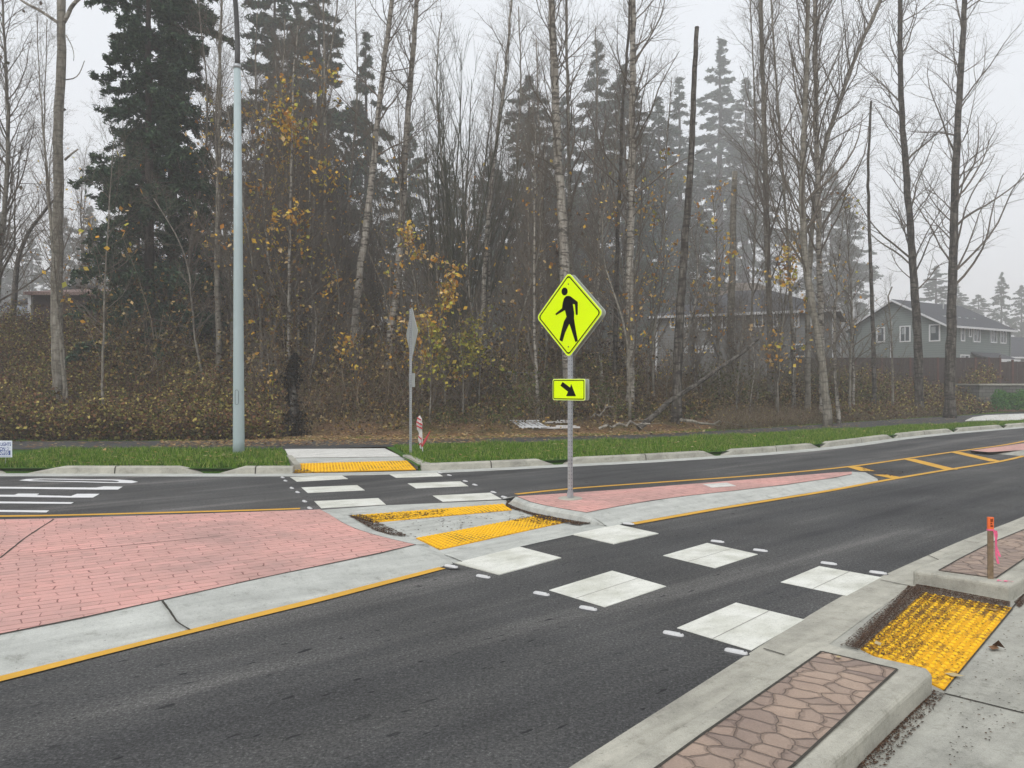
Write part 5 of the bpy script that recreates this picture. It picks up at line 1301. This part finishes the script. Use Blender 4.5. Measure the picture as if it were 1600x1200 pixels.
for i in range(24): spots.append((rng.uniform(1015, 1345), rng.uniform(29, 42), rng.uniform(0, 6.28), rng.uniform(.6, 1.15)))
for i, (px, d, rz, s) in enumerate(spots):
    o = protos[i] if i < 6 else copy_tree(protos[i % 6])
    x = (px - 800) / FPX * d; o.location = (x, d, thz(x, d) - .05); o.rotation_euler = (0, 0, rz); o.scale = (s, s, s * (.75 if px > 1080 else 1))

# ------------------------------------------------------------------ undergrowth, litter, grass (nobody could count it)
rng = np.random.default_rng(50)
def xy_in(n, px0, px1, s0, s1, pw=1.4):
    """points behind the path, denser towards it"""
    px = rng.uniform(px0, px1, n); s = s0 + (s1 - s0) * rng.uniform(0, 1, n) ** pw
    y = np.full(n, 30.0)
    for _ in range(12): y = y_far((px - 800) / FPX * y) + s
    return (px - 800) / FPX * y, y, s
def brush(name, n, px0, px1, s0, s1, hfun, mats, leafn, leafsz, stemr=.006, lean=.35, pw=1.4, twigs=3):
    x, y, s = xy_in(n, px0, px1, s0, s1, pw); z = terrain(x, y)
    h = hfun(x, y, s) * rng.uniform(.45, 1.15, n)
    st_ = np.stack([x, y, z - .02], 1); dr = rng.normal(size=(n, 3)) * lean; dr[:, 2] = 1; dr /= np.linalg.norm(dr, axis=1, keepdims=True)
    Pn = polyl(rng, st_, dr, h, 5, .16, -.05); Rn = np.full(n, stemr)[:, None] * np.linspace(1.2, .4, 5)[None]
    a = Acc(); V, F_ = tubes(Pn, Rn, 3); a.add(V, F_, 0)
    P1, R1 = spawn(rng, Pn, Rn, twigs, .2, 1, (.5, 1.2), lambda t, u: .55 * u, .6, 3, .2, .0, .003); V, F_ = tubes(P1, R1, 3); a.add(V, F_, 0)
    c = pick_on(rng, np.concatenate([P1, Pn[:, 1:4], Pn[:, 2:5]]), leafn) + rng.normal(size=(leafn, 3)) * .06
    V, F_ = leaves(rng, c, leafsz, leafsz * .65, .2, .1); a.add(V, F_, 1)
    o = a.build(name, [M['stem'], M[mats]]); tag(o, kind='stuff'); return o
def lumps(x, y): return .75 + .35 * np.sin(x * .9 + 1) * np.sin(y * .7) + .25 * np.sin(x * 2.3 + y)
o = brush('bramble_thicket', 15000, -120, 420, .6, 15, lambda x, y, s: (.9 + .8 * sstep(0, 5, s)) * lumps(x, y), 'leafy_left', 380000, .085); tag(o, 'leafy green, yellow and brown bramble bank at left', 'undergrowth')
o = brush('undergrowth', 8000, 380, 900, 4.2, 15, lambda x, y, s: (.5 + 1.5 * sstep(4, 8, s)) * lumps(x, y), 'leafy_mid', 110000, .11, pw=.9); tag(o, 'brown leafy undergrowth in the middle of the wood edge', 'undergrowth')
o = brush('undergrowth', 11000, 860, 1370, 3.6, 14, lambda x, y, s: (.5 + 1.15 * sstep(3.5, 7, s)) * lumps(x, y) * np.where(x / y > .18, .6, 1), 'leafy_mid', 110000, .11, pw=.9); tag(o, 'dark brown twiggy undergrowth behind the diamond sign and to its right', 'undergrowth')
o = brush('undergrowth', 7000, 1290, 1545, .8, 11, lambda x, y, s: (.5 + .9 * sstep(1, 5, s)) * lumps(x, y) , 'leafy_left', 120000, .11, pw=1.1)
tag(o, 'yellow-green and brown brambles heaped below the fence at right', 'undergrowth')
o = brush('tall_thicket', 1900, 160, 1000, 5, 20, lambda x, y, s: 3.8 + 1.8 * np.sin(x * 1.3), 'leafy_mid', 70000, .11, .012, .16, 1.0, 9); tag(o, 'tall thin brown stems filling the wood edge', 'undergrowth')
o = brush('undergrowth', 1800, 400, 1300, 1.4, 5, lambda x, y, s: (.12 + .5 * sstep(2, 5, s)) * lumps(x, y), 'leafy_mid', 9000, .08, pw=.5); tag(o, 'low twiggy growth thinning out over the litter at the wood edge', 'undergrowth')
o = brush('bare_twig_tangle', 4200, 380, 1080, 4, 12, lambda x, y, s: 1.9 + .8 * np.sin(x * 1.1), 'leafy_brown', 12000, .09, .008, .45, 1.0, 6); tag(o, 'tangle of bare tan twigs filling the wood edge', 'undergrowth')
o = brush('evergreen_shrubbery', 2500, 640, 1400, 3, 12, lambda x, y, s: (1.2 + .8 * sstep(1, 6, s)) * (np.sin(x * .8) > .1) + .2, 'leafy_green', 42000, .09, pw=1.0); tag(o, 'dull green leafy shrubs scattered in the undergrowth', 'undergrowth')
o = brush('dry_grass', 14000, 1120, 1500, .3, 3.2, lambda x, y, s: .38 + 0 * x, 'leafy_left', 9000, .05, .004, .25, 1.0, 1); tag(o, 'tufts of dry grass along the back of the path at right', 'dry grass')

# fallen leaves on path, verge and wood floor
def litter(name, parts, sz, m, label, thick=.0):
    Vs = []; Fs = []; n0 = 0; a = Acc()
    for x, y, z in parts:
        n = len(x); c = np.stack([x, y, z], 1); V, F_ = leaves(rng, c, sz, sz * .6, .88, 0); V[:, 2] = np.maximum(V[:, 2], np.repeat(z, 4)); a.add(V, F_)
    o = a.build(name, M[m]); tag(o, label, 'litter', kind='stuff'); return o
parts = []
x, y, s = xy_in(26000, -100, 1560, .2, 7, 1.1); parts.append((x, y, terrain(x, y) + .03))
x, y, s = xy_in(5500, 380, 1100, -.5, 1.6, 1.0); parts.append((x, y, np.maximum(terrain(x, y), .125) + .012))
x, y, s = xy_in(1500, -60, 1500, -2.2, 0, 1.0); parts.append((x, y, np.full(1500, .135)))
x, y, s = xy_in(2200, 250, 760, -2.4, .2, .6); parts.append((x, y, np.full(2200, .135)))
litter('fallen_leaves', parts, .10, 'litter', 'tan and brown fallen leaves over the wood floor and path')
n = 4200; t_ = rng.integers(0, len(far_edge) - 1, n); off = rng.uniform(.65, 3.8, n); T = np.gradient(far_edge, axis=0); T /= np.linalg.norm(T, axis=1, keepdims=True)
pv = far_edge[t_] + np.stack([-T[t_, 1], T[t_, 0]], 1) * off[:, None] + T[t_] * rng.uniform(-.2, .2, (n, 1)); ppx = 800 + FPX * pv[:, 0] / pv[:, 1]
ok = (ppx > -80) & (ppx < 1700) & ~((ppx > 440) & (ppx < 665)); pv = pv[ok]
litter('fallen_leaves', [(pv[:, 0], pv[:, 1], np.full(len(pv), .175))], .09, 'leafy_gold' if False else 'litter', 'pale fallen leaves caught in the green verge grass')
# grass blades on the verge
def blades(name, n, o0, o1, h, label, ln=far_edge):
    Tn = np.gradient(ln, axis=0); Tn /= np.linalg.norm(Tn, axis=1, keepdims=True); Nn = np.stack([-Tn[:, 1], Tn[:, 0]], 1)
    px_all = 800 + FPX * ln[:, 0] / np.maximum(ln[:, 1], 1); good = np.where((px_all > -160) & (px_all < 1800))[0]
    i = rng.choice(good, n); u = rng.uniform(0, 1, n); j = np.minimum(i + 1, len(ln) - 1)
    b_ = ln[i] * (1 - u[:, None]) + ln[j] * u[:, None]
    pt = b_ + Nn[i] * rng.uniform(o0, o1, n)[:, None]
    # stay clear of the path and the ramp
    yn = np.interp(pt[:, 0], path_near[:, 0], path_near[:, 1]); px = 800 + FPX * pt[:, 0] / pt[:, 1]; py = 600 + FPX * 1.6 / pt[:, 1]
    lft = 445 + (py - 702) * .4; rgt = 601 + (py - 702) * 1.62
    ok = (~((px > lft - 4) & (px < rgt + 20))) if ln is far_edge else np.ones(n, bool)
    if ln is far_edge: ok &= pt[:, 1] < yn + rng.normal(size=n) * .06
    pt = pt[ok]; m_ = len(pt)
    hh = h * rng.uniform(.5, 1.4, m_) * (.8 + .4 * np.sin(pt[:, 0] * 3.1) * np.sin(pt[:, 1] * 2.7)); z0 = np.full(m_, .10)
    if ln is not far_edge: z0 = terrain(pt[:, 0], pt[:, 1])
    an = rng.uniform(0, 6.28, m_); w_ = .008; dx, dy = np.cos(an) * w_, np.sin(an) * w_
    tip = np.stack([pt[:, 0] + rng.normal(size=m_) * .035, pt[:, 1] + rng.normal(size=m_) * .035, z0 + hh], 1)
    V = np.stack([np.stack([pt[:, 0] - dx, pt[:, 1] - dy, z0], 1), np.stack([pt[:, 0] + dx, pt[:, 1] + dy, z0], 1), tip], 1).reshape(-1, 3)
    o = link(name, np_mesh(name, V, np.arange(3 * m_).reshape(-1, 3), [M['blade']])); tag(o, label, 'grass', kind='stuff')
blades('grass', 330000, .58, 6.2, .105, 'bright green grass of the verge between kerb and path')
blades('grass', 60000, -.03, 1.0, .07, 'thin line of grass behind the path', path_far)
# debris chips
def in_quad(q, n, z, dens=None):
    q = [np.array(P(x, y, z)) for x, y in q]; u, v = rng.uniform(0, 1, n), rng.uniform(0, 1, n)
    if dens: u, v = dens(u, v)
    p = (q[0] * ((1-u)*(1-v))[:, None] + q[1] * (u*(1-v))[:, None] + q[2] * (u*v)[:, None] + q[3] * ((1-u)*v)[:, None])
    return p[:, 0], p[:, 1], np.full(n, z)
pw = lambda a_, b_: (lambda u, v: (u ** a_, v ** b_))
parts = [in_quad([(1432,912),(1578,940),(1577,956),(1420,934)], 5200, .021, pw(1, 1.9)),
         in_quad([(1420,915),(1458,921),(1366,1016),(1314,1008)], 4600, .021, lambda u, v: (np.clip(.35 + .2 * rng.normal(size=len(u)), 0, 1), v ** .9)),
         in_quad([(1420,915),(1578,942),(1480,1072),(1330,1012)], 4200, .021, pw(2.0, 1.8)), in_quad([(1430,925),(1500,938),(1420,1035),(1340,1012)], 2600, .022, pw(1.2, 1.0)),
         in_quad([(1460,1078),(1478,1084),(1370,1215),(1338,1200)], 1300, .012, pw(2.6, 1)),
         in_quad([(1475,1084),(1600,950),(1620,1110),(1480,1200)], 170, .012),
         in_quad([(1585,940),(1600,928),(1605,940),(1592,950)], 500, .012)]
o = litter('needle_debris', parts, .012, 'chips', 'dark brown needles and bark crumbs over the large yellow tactile pad')
parts = [in_quad([(545,805),(565,803),(640,838),(600,836)], 1300, .016, pw(1.3, 1)), in_quad([(550,806),(700,796),(690,803),(580,815)], 900, .020, pw(2, 1)),
         in_quad([(792,782),(850,801),(838,806),(790,791)], 2200, .018, pw(1, 1.3)), in_quad([(848,800),(925,816.5),(905,820),(835,808)], 1900, .021, pw(1, 1.5)), in_quad([(840,803),(900,812),(860,820),(790,812)], 500, .020),
         in_quad([(455,728),(470,726),(485,736),(461,739)], 900, .035), in_quad([(1345,727),(1420,738),(1395,744),(1350,737)], 500, .012), in_quad([(600,815),(800,795),(840,802),(650,840)], 160, .010)]
litter('needle_debris', parts, .028, 'chips', 'dark brown needles gathered along the kerbs of the refuge')
px_l = [(1372,1006),(1553,1012),(1491,1055),(1560,1012),(1550,953),(1310,1061)]
parts = [(np.array([P(x, y, .02)[0]]), np.array([P(x, y, .02)[1]]), np.array([.145 if y == 1061 else .022])) for x, y in px_l]
litter('fallen_leaves', parts, .075, 'litter', 'a few single dead leaves on the foreground pavement and pad')

# ------------------------------------------------------------------ fallen things in the wood edge
def log(px0, py0, d0, px1, py1, d1, r0, r1, label, m='bark_dark', name='fallen_branch'):
    p0, p1 = np.array(Wd(px0, py0, d0)), np.array(Wd(px1, py1, d1)); rr = np.random.default_rng(int(px0)); t = np.linspace(0, 1, 9)[:, None]
    pth = p0 * (1 - t) + p1 * t + rr.normal(size=(9, 3)) * .05; a = Acc(); V, Fz = tube_cap(pth, list(np.linspace(r0, r1, 9)), 7); a.add(V, Fz)
    P1, R1 = spawn(rr, pth[None], np.linspace(r0, r1, 9)[None], 5, .2, .95, (.5, 1.1), lambda t, u: .8 * u, .5, 4, .15, .02, .008); V, F_ = tubes(P1, R1, 4); a.add(V, F_)
    tag(a.build(name, M[m]), label, 'fallen branch')
log(995,668,25.5, 1185,534,28.5, .10, .05, 'long dark fallen trunk slanting up to the right behind the diamond sign')
log(925,650,26.0, 958,634,26.4, .035, .02, 'short pale fallen branch right of the diamond sign post', 'bark_grey')
log(940,667,24.6, 1012,661,25.0, .05, .03, 'pale fallen pole lying in the litter right of the sign post', 'bark_pale')
log(1065,660,26.2, 1130,662,26.5, .06, .03, 'grey fallen limb lying in the litter below the long grey house', 'bark_grey')
a = Acc(); d = P(828, 666, .15)[1]
DB = empty('discarded_panel', on_ground(828, 667)); tag(DB, 'white slatted discarded panel lying in the leaf litter left of the sign post', 'panel')
for k in range(8): a.box((-.40 + k * .11, .0, .06 + .012 * k % .03), (.06, 1.1, .03), R(18), rx=R(8))
a.build('slats', M['trim'], DB)
a = Acc()
for k in (-.5, .5): a.box((-.02 - k * .3, k * .9, .10 + k * .16), (1.0, .06, .04), 0)
a.build('frame', M['trim'], DB)
for px0, px1, py, lab in ((845, 905, 671, 'pale plank lying in the litter just left of the sign post'), (852, 890, 662, 'second pale plank lying behind the first in the litter')):
    q0, q1 = on_ground(px0, py)[:2], on_ground(px1, py - 1)[:2]; a = Acc(); c = ((q0[0] + q1[0]) / 2, (q0[1] + q1[1]) / 2, on_ground((px0 + px1) / 2, py)[2] + .05); a.box(c, (math.dist(q0, q1), .16, .05), math.atan2(q1[1] - q0[1], q1[0] - q0[0])); a.box((c[0] + .2, c[1] + .1, c[2] + .05), (math.dist(q0, q1) * .5, .1, .03), .1)
    tag(a.build('plank', M['tape_white']), lab, 'plank')
# bit of chain link frame in the wood
CF = empty('wire_panel', (0, 0, 0)); tag(CF, 'grey wire mesh fence panel half hidden in the brush left of the arrow plate', 'fence')
d = 29.0; c0, c1 = Wd(791, 581, d), Wd(846, 583, d); zb_ = thz(c0[0], d)
a = Acc()
for q in (c0, c1): V, Fz = tube_cap([(q[0], d, zb_ - .1), (q[0], d, q[2])], [.03, .03], 6); a.add(V, Fz)
V, Fz = tube_cap([c0, c1], [.025, .025], 6); a.add(V, Fz); a.build('frame', M['galv'], CF)
L_ = c1[0] - c0[0]; Hh_ = c0[2] - zb_; nw = 26; a = Acc(); Pn = []
for k in range(-nw, nw):
    x0_ = c0[0] + k * L_ / nw
    for sg_ in (1, -1):
        xa, xb = (x0_, x0_ + Hh_) if sg_ > 0 else (x0_ + Hh_, x0_)
        za, zb2 = zb_, zb_ + Hh_
        # clip to frame
        ts_ = [t for t in np.linspace(0, 1, 30) if c0[0] <= xa + (xb - xa) * t <= c1[0]]
        if len(ts_) > 1: Pn.append([(xa + (xb - xa) * ts_[0], d, za + (zb2 - za) * ts_[0]), (xa + (xb - xa) * ts_[-1], d, za + (zb2 - za) * ts_[-1])])
V, F_ = tubes(np.array(Pn), np.full((len(Pn), 2), .003), 3); a.add(V, F_); a.build('mesh', M['galv'], CF)

# ------------------------------------------------------------------ haze: the fog between the trees
me = bpy.data.meshes.new('haze'); bm = bmesh.new(); bmesh.ops.create_cube(bm, size=1); bm.to_mesh(me); bm.free()
hz = link('haze', me); hz.location = (0, 100, 34.0); hz.scale = (900, 1100, 71); tag(hz, kind='stuff')
hm = bpy.data.materials.new('haze_air'); hm.use_nodes = True; t = hm.node_tree; t.nodes.clear()
out = t.nodes.new('ShaderNodeOutputMaterial'); pv_ = t.nodes.new('ShaderNodeVolumePrincipled')
pv_.inputs['Density'].default_value = .0025; pv_.inputs['Color'].default_value = (.985, .99, 1.0, 1); pv_.inputs['Anisotropy'].default_value = 0.0
t.links.new(pv_.outputs[0], out.inputs['Volume']); me.materials.append(hm)
